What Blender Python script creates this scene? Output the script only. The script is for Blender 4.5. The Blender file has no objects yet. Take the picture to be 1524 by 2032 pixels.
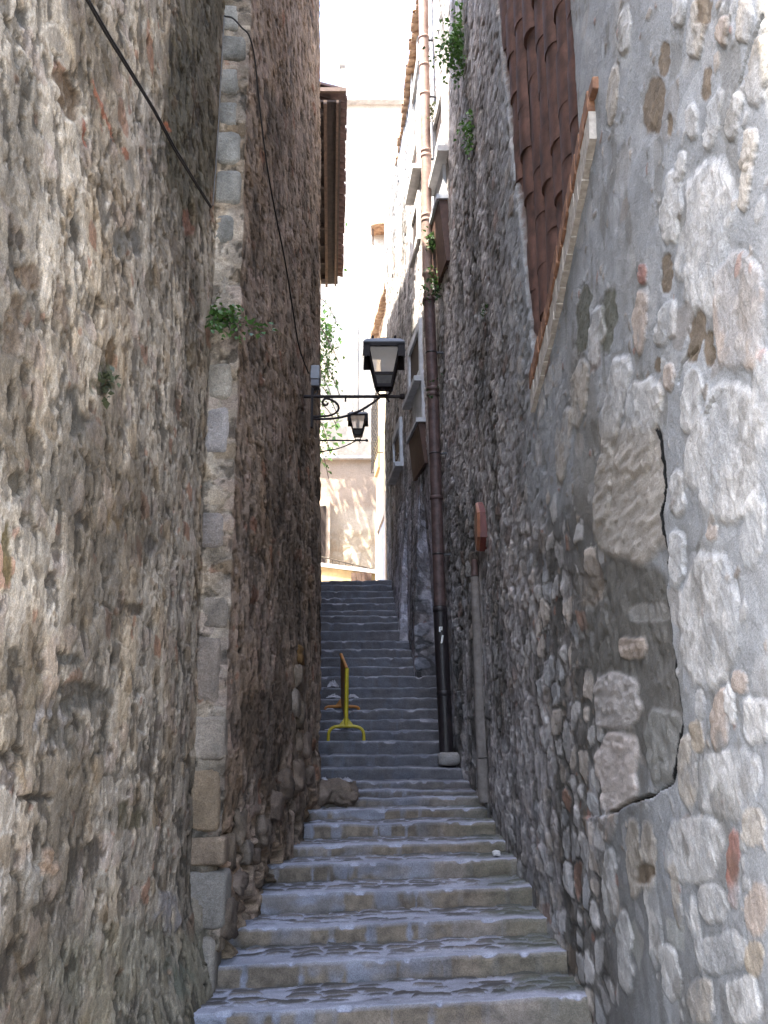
import bpy, math, random
import numpy as np
from math import sin, cos, pi, radians, sqrt, atan2
random.seed(7)
RNG = np.random.default_rng(5)
D = bpy.data
SC = bpy.context.scene
COL = SC.collection

# ------------------------------------------------------------------ camera
E = 1.65                      # eye height above the ground
FPX = 2145.0                  # focal length in photo pixels (2032 high)
PITCH = radians(12.2)
SP, CP = sin(PITCH), cos(PITCH)
cam = D.cameras.new('camera')
cam.sensor_fit = 'VERTICAL'
cam.sensor_height = 24.0
cam.lens = FPX / 2032 * 24.0
cam.clip_start = 0.05
cam.clip_end = 3000
camo = D.objects.new('camera', cam)
COL.objects.link(camo)
camo.location = (0, 0, E)
camo.rotation_euler = (pi / 2 + PITCH, 0, 0)
SC.camera = camo


def P(px, py, Y):
    """world point at depth Y that the survey of the photo puts at (px, py)"""
    a = (px - 762) / FPX
    b = (1016 - py) / FPX
    t = Y / (CP - b * SP)
    return (a * t, Y, E + (SP + b * CP) * t)


def PZ(px, py, z):
    a = (px - 762) / FPX
    b = (1016 - py) / FPX
    t = (z - E) / (SP + b * CP)
    return (a * t, (CP - b * SP) * t, z)


def proj(X, Y, Z):
    Zc = Z - E
    d = Y * CP + Zc * SP
    v = -Y * SP + Zc * CP
    d = np.where(np.abs(d) < 1e-3, 1e-3, d)
    return 762 + FPX * X / d, 1016 - FPX * v / d


# ------------------------------------------------------------------ noise
def hsh(ix, iy, s):
    ix = ix.astype(np.int64).astype(np.uint32)
    iy = iy.astype(np.int64).astype(np.uint32)
    h = ix * np.uint32(374761393) + iy * np.uint32(668265263) + np.uint32((s * 2246822519 + 3266489917) & 0xffffffff)
    h = (h ^ (h >> np.uint32(13))) * np.uint32(1274126177)
    h = h ^ (h >> np.uint32(16))
    h = h * np.uint32(2654435761)
    h = h ^ (h >> np.uint32(15))
    return h.astype(np.float64) / 4294967295.0


def vn(x, y, s):
    x0 = np.floor(x)
    y0 = np.floor(y)
    fx = x - x0
    fy = y - y0
    fx = fx * fx * (3 - 2 * fx)
    fy = fy * fy * (3 - 2 * fy)
    a = hsh(x0, y0, s)
    b = hsh(x0 + 1, y0, s)
    c = hsh(x0, y0 + 1, s)
    d = hsh(x0 + 1, y0 + 1, s)
    return (a + (b - a) * fx) * (1 - fy) + (c + (d - c) * fx) * fy


def fbm(x, y, o, s):
    r = 0
    a = 0.5
    t = 0
    for i in range(o):
        r = r + a * vn(x + 17.3 * i, y - 9.1 * i, s + i)
        t += a
        x = x * 2.03
        y = y * 2.03
        a *= 0.5
    return r / t


def ss(a, b, x):
    t = np.clip((x - a) / (b - a), 0, 1)
    return t * t * (3 - 2 * t)


def vor(x, y, s):
    ix = np.floor(x)
    iy = np.floor(y)
    f1 = np.full(x.shape, 9.0)
    f2 = np.full(x.shape, 9.0)
    cx = np.zeros_like(x)
    cy = np.zeros_like(x)
    for i in (-1, 0, 1):
        for j in (-1, 0, 1):
            gx = ix + i
            gy = iy + j
            px = gx + 0.08 + 0.84 * hsh(gx, gy, s)
            py = gy + 0.08 + 0.84 * hsh(gx, gy, s + 1)
            d = np.sqrt((px - x) ** 2 + (py - y) ** 2)
            lt = d < f1
            f2 = np.where(lt, f1, np.minimum(f2, d))
            cx = np.where(lt, gx, cx)
            cy = np.where(lt, gy, cy)
            f1 = np.where(lt, d, f1)
    return f1, f2, cx, cy


def mix3(a, b, t):
    t = t[..., None]
    return a * (1 - t) + b * t


def C3(*c):
    return np.array(c, float)


def pal(r, items):
    """colour by cumulative chance"""
    out = np.zeros(r.shape + (3,))
    lo = 0
    for w, c in items:
        out[(r >= lo) & (r <= lo + w)] = c
        lo += w
    return out


# ------------------------------------------------------------------ materials
def new_mat(name):
    m = D.materials.new(name)
    m.use_nodes = True
    nt = m.node_tree
    return m, nt, nt.nodes['Principled BSDF']


def masonry(name, gain=0.55, s1=70, s2=9, bump=0.5, dist=0.012, rough=0.92, attr=True, color=(.3, .3, .3), stretch=None):
    m, nt, b = new_mat(name)
    N, L = nt.nodes, nt.links
    tc = N.new('ShaderNodeTexCoord')
    src = tc.outputs['Object']
    if stretch:
        mp = N.new('ShaderNodeMapping')
        mp.inputs['Scale'].default_value = stretch
        L.new(src, mp.inputs[0])
        src = mp.outputs[0]
    n1 = N.new('ShaderNodeTexNoise')
    n1.inputs['Scale'].default_value = s1
    n1.inputs['Detail'].default_value = 5
    n1.inputs['Roughness'].default_value = .65
    n2 = N.new('ShaderNodeTexNoise')
    n2.inputs['Scale'].default_value = s2
    n2.inputs['Detail'].default_value = 6
    for n in (n1, n2):
        L.new(src, n.inputs['Vector'])
    ma = N.new('ShaderNodeMath')
    ma.operation = 'MULTIPLY_ADD'
    ma.inputs[1].default_value = gain
    ma.inputs[2].default_value = 1 - gain * .5
    L.new(n1.outputs['Fac'], ma.inputs[0])
    mb = N.new('ShaderNodeMath')
    mb.operation = 'MULTIPLY_ADD'
    mb.inputs[1].default_value = gain
    mb.inputs[2].default_value = 1 - gain * .5
    L.new(n2.outputs['Fac'], mb.inputs[0])
    mc = N.new('ShaderNodeMath')
    mc.operation = 'MULTIPLY'
    L.new(ma.outputs[0], mc.inputs[0])
    L.new(mb.outputs[0], mc.inputs[1])
    mx = N.new('ShaderNodeMix')
    mx.data_type = 'RGBA'
    mx.blend_type = 'MULTIPLY'
    mx.inputs['Factor'].default_value = 1
    if attr:
        at = N.new('ShaderNodeAttribute')
        at.attribute_name = 'Col'
        L.new(at.outputs['Color'], mx.inputs['A'])
    else:
        mx.inputs['A'].default_value = (*color, 1)
    n3 = N.new('ShaderNodeTexNoise')
    n3.inputs['Scale'].default_value = s1 * 2.6
    n3.inputs['Detail'].default_value = 3
    n3.inputs['Roughness'].default_value = .7
    L.new(src, n3.inputs['Vector'])
    mr = N.new('ShaderNodeMapRange')
    mr.inputs['From Min'].default_value = .36
    mr.inputs['From Max'].default_value = .62
    mr.inputs['To Min'].default_value = 1 - .5 * gain
    mr.inputs['To Max'].default_value = 1 + .22 * gain
    L.new(n3.outputs['Fac'], mr.inputs['Value'])
    md = N.new('ShaderNodeMath')
    md.operation = 'MULTIPLY'
    L.new(mc.outputs[0], md.inputs[0])
    L.new(mr.outputs[0], md.inputs[1])
    cb = N.new('ShaderNodeCombineColor')
    for i in range(3):
        L.new(md.outputs[0], cb.inputs[i])
    L.new(cb.outputs[0], mx.inputs['B'])
    L.new(mx.outputs['Result'], b.inputs['Base Color'])
    b.inputs['Roughness'].default_value = rough
    b.inputs['Specular IOR Level'].default_value = .25
    ad = N.new('ShaderNodeMath')
    ad.operation = 'ADD'
    L.new(n1.outputs['Fac'], ad.inputs[0])
    L.new(n2.outputs['Fac'], ad.inputs[1])
    bp = N.new('ShaderNodeBump')
    bp.inputs['Strength'].default_value = bump
    bp.inputs['Distance'].default_value = dist
    L.new(ad.outputs[0], bp.inputs['Height'])
    L.new(bp.outputs[0], b.inputs['Normal'])
    return m


def paint(name, color, rough=.5, metal=0, var=.3, scale=30, bump=.15, spec=.4, second=None):
    m, nt, b = new_mat(name)
    N, L = nt.nodes, nt.links
    tc = N.new('ShaderNodeTexCoord')
    n = N.new('ShaderNodeTexNoise')
    n.inputs['Scale'].default_value = scale
    n.inputs['Detail'].default_value = 6
    n.inputs['Roughness'].default_value = .65
    L.new(tc.outputs['Object'], n.inputs['Vector'])
    rp = N.new('ShaderNodeValToRGB')
    c = np.array(color)
    c2 = np.array(second) if second else c * (1 + var)
    rp.color_ramp.elements[0].position = .3
    rp.color_ramp.elements[1].position = .7
    rp.color_ramp.elements[0].color = (*(c * (1 - var)), 1)
    rp.color_ramp.elements[1].color = (*c2, 1)
    L.new(n.outputs['Fac'], rp.inputs[0])
    L.new(rp.outputs[0], b.inputs['Base Color'])
    b.inputs['Roughness'].default_value = rough
    b.inputs['Metallic'].default_value = metal
    b.inputs['Specular IOR Level'].default_value = spec
    bp = N.new('ShaderNodeBump')
    bp.inputs['Strength'].default_value = bump
    bp.inputs['Distance'].default_value = .01
    L.new(n.outputs['Fac'], bp.inputs['Height'])
    L.new(bp.outputs[0], b.inputs['Normal'])
    return m


M = {}
M['left'] = masonry('old_lime_rubble', gain=.68, s1=60, s2=26, bump=.85, dist=.010)
M['right'] = masonry('pointed_rubble', gain=.5, s1=75, s2=10, bump=.6, dist=.012)
M['step'] = masonry('step_stone', gain=.6, s1=60, s2=10, bump=.6, dist=.012, rough=.75)
M['facade'] = masonry('worn_render', gain=.35, s1=25, s2=3, bump=.4, dist=.02)
M['plaster'] = paint('pale_plaster', (.5, .48, .46), .85, var=.25, scale=6, bump=.3)
M['bluegrey'] = paint('weathered_plaster', (.42, .44, .47), .8, var=.3, scale=5, bump=.3)
M['void'] = paint('dark_wood', (.035, .022, .016), .7, var=.4, scale=20)
M['brownboard'] = paint('brown_board', (.07, .035, .024), .65, var=.4, scale=14)
M['tile'] = paint('terracotta_tile', (.07, .036, .027), .8, var=.55, scale=7, bump=.35, second=(.135, .068, .05))
M['rooftile'] = paint('roof_tile', (.33, .17, .10), .85, var=.4, scale=10, bump=.3, second=(.5, .33, .2))
M['darktile'] = paint('shaded_roof_tile', (.07, .04, .035), .85, var=.4, scale=10, bump=.3, second=(.12, .07, .06))
M['brick'] = paint('brick_sill', (.20, .095, .055), .85, var=.45, scale=18, bump=.4, second=(.32, .17, .10))
M['sillstone'] = paint('sill_mortar', (.40, .36, .31), .9, var=.3, scale=25, bump=.4)
M['wood'] = paint('old_timber', (.10, .062, .045), .75, var=.4, scale=12, bump=.3)
M['soffit'] = paint('soffit_boards', (.045, .033, .03), .8, var=.35, scale=10, bump=.25)
M['pipe'] = paint('terracotta_pipe', (.22, .13, .10), .6, var=.35, scale=9, bump=.15, second=(.33, .22, .175))
M['pipelow'] = paint('brown_pipe', (.06, .034, .03), .55, var=.45, scale=11, bump=.2, second=(.12, .075, .068))
M['iron'] = paint('black_cast_iron', (.018, .014, .015), .45, var=.4, scale=16, bump=.15)
M['lamp'] = paint('lamp_iron', (.013, .009, .009), .6, var=.35, scale=30, bump=.1, spec=.2)
M['lamproof'] = paint('lamp_roof', (.05, .045, .047), .45, var=.3, scale=20, bump=.05)
M['yellow'] = paint('yellow_paint', (.42, .33, .012), .4, var=.3, scale=10, bump=.05, second=(.5, .40, .02))
M['orange'] = paint('shade_orange_paint', (.33, .115, .012), .5, var=.45, scale=8, bump=.05, second=(.42, .17, .02))  # shadow tone of the yellow barrier, put in as an orange-brown colour
M['lampbox'] = paint('lamp_lower_panel', (.035, .03, .028), .5, var=.3, scale=25)
M['cable'] = paint('black_cable', (.02, .017, .016), .6, var=.3, scale=40)
M['wire'] = paint('grey_wire', (.13, .12, .11), .6, var=.3, scale=40)
M['grey'] = paint('grey_plastic', (.22, .225, .24), .45, var=.12, scale=12, bump=.03)
M['greyd'] = paint('grey_plastic_cover', (.12, .12, .135), .45, var=.15, scale=12, bump=.03)
M['cement'] = paint('cement_pipe', (.17, .15, .135), .85, var=.3, scale=12, bump=.4)
M['signface'] = paint('orange_enamel', (.24, .10, .055), .5, var=.25, scale=12, bump=.05)
M['signedge'] = paint('red_enamel', (.11, .028, .02), .5, var=.25, scale=12, bump=.05)
M['white'] = paint('white_paint', (.75, .74, .72), .6, var=.1, scale=20)
M['litter'] = paint('pale_plastic', (.30, .29, .31), .4, var=.25, scale=18, bump=.3)
M['stem'] = paint('woody_stem', (.10, .07, .045), .8, var=.3, scale=30)
M['ground'] = paint('ground_paving', (.22, .2, .18), .9, var=.3, scale=2, bump=.3)
M['stairwall'] = paint('ochre_render', (.55, .40, .20), .85, var=.25, scale=5, bump=.2)
M['ironrail'] = paint('rail_iron', (.06, .045, .03), .5, var=.2, scale=20)
M['door'] = paint('pale_blue_door', (.34, .35, .42), .6, var=.2, scale=6, bump=.1)
M['jamb'] = paint('sandstone_jamb', (.58, .45, .34), .85, var=.25, scale=6, bump=.3)


def leaf_mat(name, c, c2):
    m, nt, b = new_mat(name)
    N, L = nt.nodes, nt.links
    tc = N.new('ShaderNodeTexCoord')
    n = N.new('ShaderNodeTexNoise')
    n.inputs['Scale'].default_value = 14
    n.inputs['Detail'].default_value = 3
    L.new(tc.outputs['Object'], n.inputs['Vector'])
    rp = N.new('ShaderNodeValToRGB')
    rp.color_ramp.elements[0].position = .35
    rp.color_ramp.elements[1].position = .65
    rp.color_ramp.elements[0].color = (*c, 1)
    rp.color_ramp.elements[1].color = (*c2, 1)
    L.new(n.outputs['Fac'], rp.inputs[0])
    L.new(rp.outputs[0], b.inputs['Base Color'])
    b.inputs['Roughness'].default_value = .45
    b.inputs['Specular IOR Level'].default_value = .4
    tr = N.new('ShaderNodeBsdfTranslucent')
    L.new(rp.outputs[0], tr.inputs[0])
    ms = N.new('ShaderNodeMixShader')
    ms.inputs[0].default_value = .35
    L.new(b.outputs[0], ms.inputs[1])
    L.new(tr.outputs[0], ms.inputs[2])
    out = [x for x in N if x.type == 'OUTPUT_MATERIAL'][0]
    L.new(ms.outputs[0], out.inputs['Surface'])
    return m


M['leaf'] = leaf_mat('green_leaf', (.045, .10, .022), (.10, .19, .045))
M['leafd'] = leaf_mat('dark_leaf', (.025, .055, .018), (.055, .10, .03))
M['leafdry'] = leaf_mat('dull_leaf', (.05, .06, .03), (.09, .10, .05))


def glass_mat():
    m, nt, b = new_mat('frosted_lamp_glass')
    N, L = nt.nodes, nt.links
    tc = N.new('ShaderNodeTexCoord')
    n = N.new('ShaderNodeTexNoise')
    n.inputs['Scale'].default_value = 25
    L.new(tc.outputs['Object'], n.inputs['Vector'])
    rp = N.new('ShaderNodeValToRGB')
    rp.color_ramp.elements[0].color = (.72, .68, .66, 1)
    rp.color_ramp.elements[1].color = (.85, .82, .80, 1)
    L.new(n.outputs['Fac'], rp.inputs[0])
    tr = N.new('ShaderNodeBsdfTranslucent')
    L.new(rp.outputs[0], tr.inputs[0])
    tp = N.new('ShaderNodeBsdfTransparent')
    tp.inputs[0].default_value = (.9, .88, .88, 1)
    ms = N.new('ShaderNodeMixShader')
    ms.inputs[0].default_value = .55
    L.new(tr.outputs[0], ms.inputs[1])
    L.new(tp.outputs[0], ms.inputs[2])
    gl = N.new('ShaderNodeBsdfGlossy')
    gl.inputs['Roughness'].default_value = .15
    m2 = N.new('ShaderNodeMixShader')
    m2.inputs[0].default_value = .06
    L.new(ms.outputs[0], m2.inputs[1])
    L.new(gl.outputs[0], m2.inputs[2])
    out = [x for x in N if x.type == 'OUTPUT_MATERIAL'][0]
    L.new(m2.outputs[0], out.inputs['Surface'])
    return m


M['glass'] = glass_mat()


# ------------------------------------------------------------------ objects
def tag(o, label=None, cat=None, group=None, kind=None):
    if label:
        o['label'] = label
    if cat:
        o['category'] = cat
    if group:
        o['group'] = group
    if kind:
        o['kind'] = kind
    return o


def thing(name, loc, label, cat, group=None):
    o = D.objects.new(name, None)
    o.empty_display_size = .2
    COL.objects.link(o)
    o.location = loc
    tag(o, label, cat, group)
    return o


def link_mesh(name, me, mat, parent=None, base=None):
    o = D.objects.new(name, me)
    COL.objects.link(o)
    if isinstance(mat, (list, tuple)):
        for m in mat:
            me.materials.append(m)
    elif mat:
        me.materials.append(mat)
    if parent is not None:
        o.parent = parent
        if parent.type == 'EMPTY':
            o.location = -parent.location
    elif base is not None:
        b = np.array(base, float)
        n = len(me.vertices)
        co = np.empty(n * 3)
        me.vertices.foreach_get('co', co)
        co = (co.reshape(-1, 3) - b).ravel()
        me.vertices.foreach_set('co', co)
        o.location = base
    return o


def grid_mesh(name, co, cols, nc, nr, extra=None, smooth=True):
    """co (nr*nc,3) rows then columns; extra = (verts, quads, colour) joined in"""
    nv0 = len(co)
    i = np.arange(nr - 1)[:, None] * nc + np.arange(nc - 1)[None, :]
    i = i.ravel()
    q = np.stack([i, i + 1, i + nc + 1, i + nc], 1)
    if extra is not None:
        ev, eq, ec = extra
        q = np.concatenate([q, np.array(eq) + nv0])
        co = np.concatenate([co, np.array(ev, float)])
        cols = np.concatenate([cols, np.tile(np.array(ec, float), (len(ev), 1))])
    me = D.meshes.new(name)
    nv, nf = len(co), len(q)
    me.vertices.add(nv)
    me.vertices.foreach_set('co', np.ascontiguousarray(co, np.float32).ravel())
    me.loops.add(nf * 4)
    me.loops.foreach_set('vertex_index', q.astype(np.int32).ravel())
    me.polygons.add(nf)
    me.polygons.foreach_set('loop_start', np.arange(0, nf * 4, 4, dtype=np.int32))
    try:
        me.polygons.foreach_set('loop_total', np.full(nf, 4, np.int32))
    except Exception:
        pass
    sm = np.zeros(nf, bool)
    if smooth:
        sm[:(nr - 1) * (nc - 1)] = True
    me.polygons.foreach_set('use_smooth', sm)
    a = me.attributes.new('Col', 'FLOAT_COLOR', 'POINT')
    c4 = np.ones((nv, 4), np.float32)
    c4[:, :3] = np.clip(cols, .004, .9)
    a.data.foreach_set('color', c4.ravel())
    me.update(calc_edges=True)
    return me


class MB:
    """collects shapes for one mesh"""

    def __init__(s):
        s.v, s.f, s.sm, s.mi = [], [], [], []

    def add(s, v, f, smooth=False, mi=0):
        o = len(s.v)
        s.v += [tuple(p) for p in v]
        s.f += [tuple(i + o for i in q) for q in f]
        s.sm += [smooth] * len(f)
        s.mi += [mi] * len(f)
        return s

    def box(s, lo, hi, mi=0):
        (a, b, c), (d, e, g) = lo, hi
        v = [(a, b, c), (d, b, c), (d, e, c), (a, e, c), (a, b, g), (d, b, g), (d, e, g), (a, e, g)]
        return s.add(v, BOXF, False, mi)

    def hexa(s, v, mi=0):
        return s.add(v, BOXF, False, mi)

    def tube(s, pts, r, n=10, caps=True, mi=0):
        pts = [np.array(p, float) for p in pts]
        rr = r if isinstance(r, (list, tuple)) else [r] * len(pts)
        rings = []
        up = None
        for i, p in enumerate(pts):
            t = pts[min(i + 1, len(pts) - 1)] - pts[max(i - 1, 0)]
            t = t / (np.linalg.norm(t) + 1e-9)
            if up is None:
                up = np.array([0, 0, 1.]) if abs(t[2]) < .9 else np.array([0, 1., 0])
            x = np.cross(up, t)
            x /= np.linalg.norm(x) + 1e-9
            y = np.cross(t, x)
            up = y
            rings.append([p + rr[i] * (x * cos(2 * pi * k / n) + y * sin(2 * pi * k / n)) for k in range(n)])
        v = [q for g in rings for q in g]
        f = []
        for i in range(len(rings) - 1):
            for k in range(n):
                k2 = (k + 1) % n
                f.append((i * n + k, i * n + k2, (i + 1) * n + k2, (i + 1) * n + k))
        s.add(v, f, True, mi)
        if caps:
            s.add(rings[0], [tuple(range(n))[::-1]], False, mi)
            s.add(rings[-1], [tuple(range(n))], False, mi)
        return s

    def lathe(s, prof, c, n=16, mi=0):
        v = []
        for r, z in prof:
            v += [(c[0] + r * cos(2 * pi * k / n), c[1] + r * sin(2 * pi * k / n), c[2] + z) for k in range(n)]
        f = []
        for i in range(len(prof) - 1):
            for k in range(n):
                k2 = (k + 1) % n
                f.append((i * n + k, i * n + k2, (i + 1) * n + k2, (i + 1) * n + k))
        return s.add(v, f, True, mi)

    def build(s, name, mat, parent=None, base=None, bevel=0):
        me = D.meshes.new(name)
        me.from_pydata(s.v, [], s.f)
        me.polygons.foreach_set('use_smooth', np.array(s.sm, bool))
        me.polygons.foreach_set('material_index', np.array(s.mi, np.int32))
        me.update()
        o = link_mesh(name, me, mat, parent, base)
        if bevel:
            md = o.modifiers.new('bevel', 'BEVEL')
            md.width = bevel
            md.segments = 2
            md.limit_method = 'ANGLE'
        return o


BOXF = [(0, 3, 2, 1), (4, 5, 6, 7), (0, 1, 5, 4), (1, 2, 6, 5), (2, 3, 7, 6), (3, 0, 4, 7)]


def rock(mb, c, size, seed, n=18, rough=.22, boxy=.55, mi=0):
    """lumpy, faceted stone"""
    r = np.random.default_rng(seed)
    off = r.random(3) * 50
    v = []
    for i in range(n // 2 + 1):
        th = pi * i / (n // 2)
        for k in range(n):
            ph = 2 * pi * k / n
            d = np.array([sin(th) * cos(ph), sin(th) * sin(ph), cos(th)])
            m = np.max(np.abs(d))
            q = d * (1 - boxy) + d / m * boxy * .85
            nz = fbm(np.array([d[0] * 2.6 + off[0] + d[2]]), np.array([d[1] * 2.6 + off[1] - d[2] * 2.1]), 4, seed)[0]
            q = q * (1 + rough * (nz - .5) * 2)
            v.append((c[0] + q[0] * size[0] / 2, c[1] + q[1] * size[1] / 2, c[2] + q[2] * size[2] / 2))
    f = []
    for i in range(n // 2):
        for k in range(n):
            k2 = (k + 1) % n
            f.append((i * n + k, (i + 1) * n + k, (i + 1) * n + k2, i * n + k2))
    mb.add(v, f, True, mi)
    return mb


def set_col(o, c, var=.12, seed=1):
    """one stone colour (with its own mottling) stored on the mesh"""
    me = o.data
    n = len(me.vertices)
    co = np.empty(n * 3)
    me.vertices.foreach_get('co', co)
    co = co.reshape(-1, 3)
    k = fbm(co[:, 0] * 9 + co[:, 1] * 7, co[:, 2] * 9, 3, seed)
    a = me.attributes.new('Col', 'FLOAT_COLOR', 'POINT')
    c4 = np.ones((n, 4), np.float32)
    c4[:, :3] = np.array(c)[None, :] * (1 + var * 2 * (k - .5))[:, None] * 1.0
    a.data.foreach_set('color', c4.ravel())


# ------------------------------------------------------------------ wall sheets
def dense(poly, k=1500, lo=.008, hi=.028, jog=.012):
    pts = [np.array(poly[0], float)]
    for a, b in zip(poly[:-1], poly[1:]):
        a, b = np.array(a, float), np.array(b, float)
        L = np.linalg.norm(b - a)
        frontal = abs(b[0] - a[0]) < .5 * abs(b[1] - a[1])
        s = 0
        while s < L - 1e-6:
            Y = a[0] + (b[0] - a[0]) * s / L
            st = jog if frontal else min(max(Y * Y / k, lo), hi)
            s = min(s + st, L)
            pts.append(a + (b - a) * s / L)
    return np.array(pts)          # (n,2): Y, X


def wall_sheet(poly, z0, z1, dz, lean, side, field, kk=1500, lo=.008, hi=.028, prof2=None):
    pr = dense(poly, kk, lo, hi)
    nc = len(pr)
    zs = np.arange(z0, z1 + dz * .5, dz)
    nr = len(zs)
    Y = np.tile(pr[:, 0], (nr, 1))
    X0 = np.tile(pr[:, 1], (nr, 1))
    Z = np.tile(zs[:, None], (1, nc))
    X = X0 + lean * (Z - E)
    if prof2 is not None:
        X = prof2(Y, X, Z)
    t = np.gradient(pr, axis=0)
    t = (np.roll(t, 1, 0) + t + np.roll(t, -1, 0)) / 3
    t[0], t[-1] = t[1], t[-2]
    t /= np.linalg.norm(t, axis=1)[:, None] + 1e-9
    # tangent (dY,dX); normal toward the alley
    nx, ny = t[:, 0] * side, -t[:, 1] * side
    u = np.concatenate([[0], np.cumsum(np.linalg.norm(np.diff(pr, axis=0), axis=1))]) + pr[0, 0]
    U = np.tile(u, (nr, 1))
    PX, PY = proj(X, Y, Z)
    disp, col = field(U, Z, Y, X, PX, PY)
    co = np.stack([X + nx[None, :] * disp, Y + ny[None, :] * disp, Z], -1).reshape(-1, 3)
    return co, col.reshape(-1, 3), nc, nr


def body(poly, z0, z1, back, off, side, lean=0, top_cut=None):
    """solid wall body behind the relief sheet (quads)"""
    pts = [(y, x - side * off) for y, x in poly]
    v, q = [], []
    n = len(pts)
    xb = back
    for y, x in pts:
        v += [(x + lean * (z0 - E), y, z0), (x + lean * (z1 - E), y, z1), (xb, y, z0), (xb, y, z1)]
    for i in range(n - 1):
        a, b = 4 * i, 4 * (i + 1)
        q += [(a, b, b + 1, a + 1), (a + 2, a + 3, b + 3, b + 2), (a + 1, b + 1, b + 3, a + 3)]
    q += [(0, 1, 3, 2), (4 * n - 4, 4 * n - 2, 4 * n - 1, 4 * n - 3)]
    return v, q


def ell(PX, PY, x, y, w, h, tilt=0, e=2.6, warp=0, seed=0):
    """soft ellipse-like mask in survey pixels"""
    dx, dy = PX - x, PY - y
    a = radians(tilt)
    # tilt: top leans right for positive
    ux = dx * cos(a) + dy * sin(a)
    uy = -dx * sin(a) + dy * cos(a)
    if warp:
        ux = ux + warp * w * (fbm(PX / (w * .5) + seed, PY / (w * .8), 3, seed) - .5)
        uy = uy + warp * h * .5 * (fbm(PX / (w * .6) + 7, PY / (h * .4) + seed, 3, seed + 3) - .5)
    r = (np.abs(ux / (w / 2)) ** e + np.abs(uy / (h / 2)) ** e) ** (1 / e)
    return r


# ---- stones of the near part of the right wall, read from the photo
W_, Cc, Pk, Bn, Gg, Rd, Or = ((.54, .525, .50), (.45, .40, .335), (.45, .365, .30), (.17, .128, .085), (.13, .13, .10),
                              (.31, .13, .09), (.38, .31, .225))
RST = [(1316, 118, 18, 66, Bn, 3), (1296, 210, 36, 122, Bn, 4), (1328, 248, 9, 44, Bn, 0), (1378, 60, 30, 110, Cc, 5),
       (1392, 20, 26, 60, Bn, 0), (1397, 165, 16, 66, Bn, 6), (1415, 235, 24, 110, W_, 12), (1372, 240, 18, 62, Cc, 0),
       (1455, 230, 22, 90, W_, 12), (1332, 415, 32, 140, W_, 6), (1398, 480, 88, 292, W_, 7), (1466, 620, 84, 250, Pk, -3),
       (1484, 300, 26, 90, Cc, 8), (1478, 372, 18, 90, Cc, 10), (1270, 635, 24, 124, Pk, 2), (1320, 543, 17, 84, Bn, 3),
       (1275, 545, 14, 40, Rd, 0), (1155, 640, 24, 132, Gg, 5), (1205, 640, 26, 120, Gg, 4), (1183, 668, 26, 120, W_, 5),
       (1378, 672, 26, 100, Bn, 10), (1407, 692, 20, 74, Bn, 0), (1303, 725, 13, 30, Bn, 0), (1327, 748, 18, 52, Pk, 0),
       (1303, 786, 16, 46, Cc, 0), (1372, 800, 34, 130, W_, 6), (1322, 640, 32, 96, W_, 14), (1440, 890, 128, 270, W_, 6),
       (1345, 980, 24, 92, W_, 0), (1497, 1055, 42, 156, W_, 3), (1415, 1058, 18, 30, Pk, 10), (1262, 840, 60, 190, W_, 12),
       (1215, 800, 38, 190, W_, 12), (1405, 1240, 108, 244, W_, 3), (1342, 1110, 26, 112, W_, 5), (1470, 1352, 28, 44, Pk, 0),
       (1391, 1398, 17, 60, W_, -4), (1430, 1430, 34, 116, Pk, 2), (1452, 1398, 14, 76, W_, -6), (1384, 1462, 26, 64, Or, -12),
       (1503, 1430, 56, 92, W_, 0), (1449, 1558, 92, 126, W_, -4), (1367, 1530, 38, 130, Cc, -4), (1376, 1682, 98, 124, W_, -4),
       (1461, 1730, 22, 150, Rd, 0), (1413, 1793, 52, 84, W_, -8), (1502, 1640, 38, 72, Cc, 0), (1512, 1806, 40, 110, Pk, 5),
       (1437, 1892, 80, 84, W_, -14), (1502, 1905, 34, 64, Or, 0), (1386, 1862, 16, 150, W_, -8), (1206, 1636, 24, 64, Pk, 0),
       (1258, 1705, 28, 160, Cc, -3), (1287, 1700, 26, 140, Cc, 0), (1284, 1735, 34, 40, Bn, 0), (1475, 40, 26, 90, Cc, 6),
       (1506, 140, 36, 130, Cc, 10), (1430, 60, 18, 60, Pk, 6), (1345, 20, 20, 60, W_, 5), (1240, 60, 22, 90, W_, 5),
       (1218, 190, 18, 110, Cc, 5), (1350, 330, 16, 60, W_, 8), (1515, 770, 30, 140, W_, 3), (1150, 780, 30, 130, Cc, 8),
       (1120, 880, 22, 150, Cc, 8), (1190, 960, 26, 150, W_, 6), (1240, 1890, 26, 150, W_, -3), (1330, 1930, 34, 110, W_, -6),
       (1300, 1830, 24, 160, W_, -4), (1345, 1780, 16, 130, Cc, -5), (1210, 1760, 22, 130, W_, 0), (1480, 1985, 60, 90, W_, -10),
       (1395, 1985, 44, 90, Cc, -8)]
CRACK = [(1290, 800), (1312, 880), (1322, 960), (1313, 1020), (1326, 1100), (1322, 1180), (1331, 1240), (1336, 1300), (1350, 1380),
         (1358, 1440), (1348, 1500), (1340, 1550)]
CRBOT = [(1200, 1622), (1215, 1612), (1250, 1592), (1290, 1582), (1322, 1562), (1340, 1550), (1370, 1540)]


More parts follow.
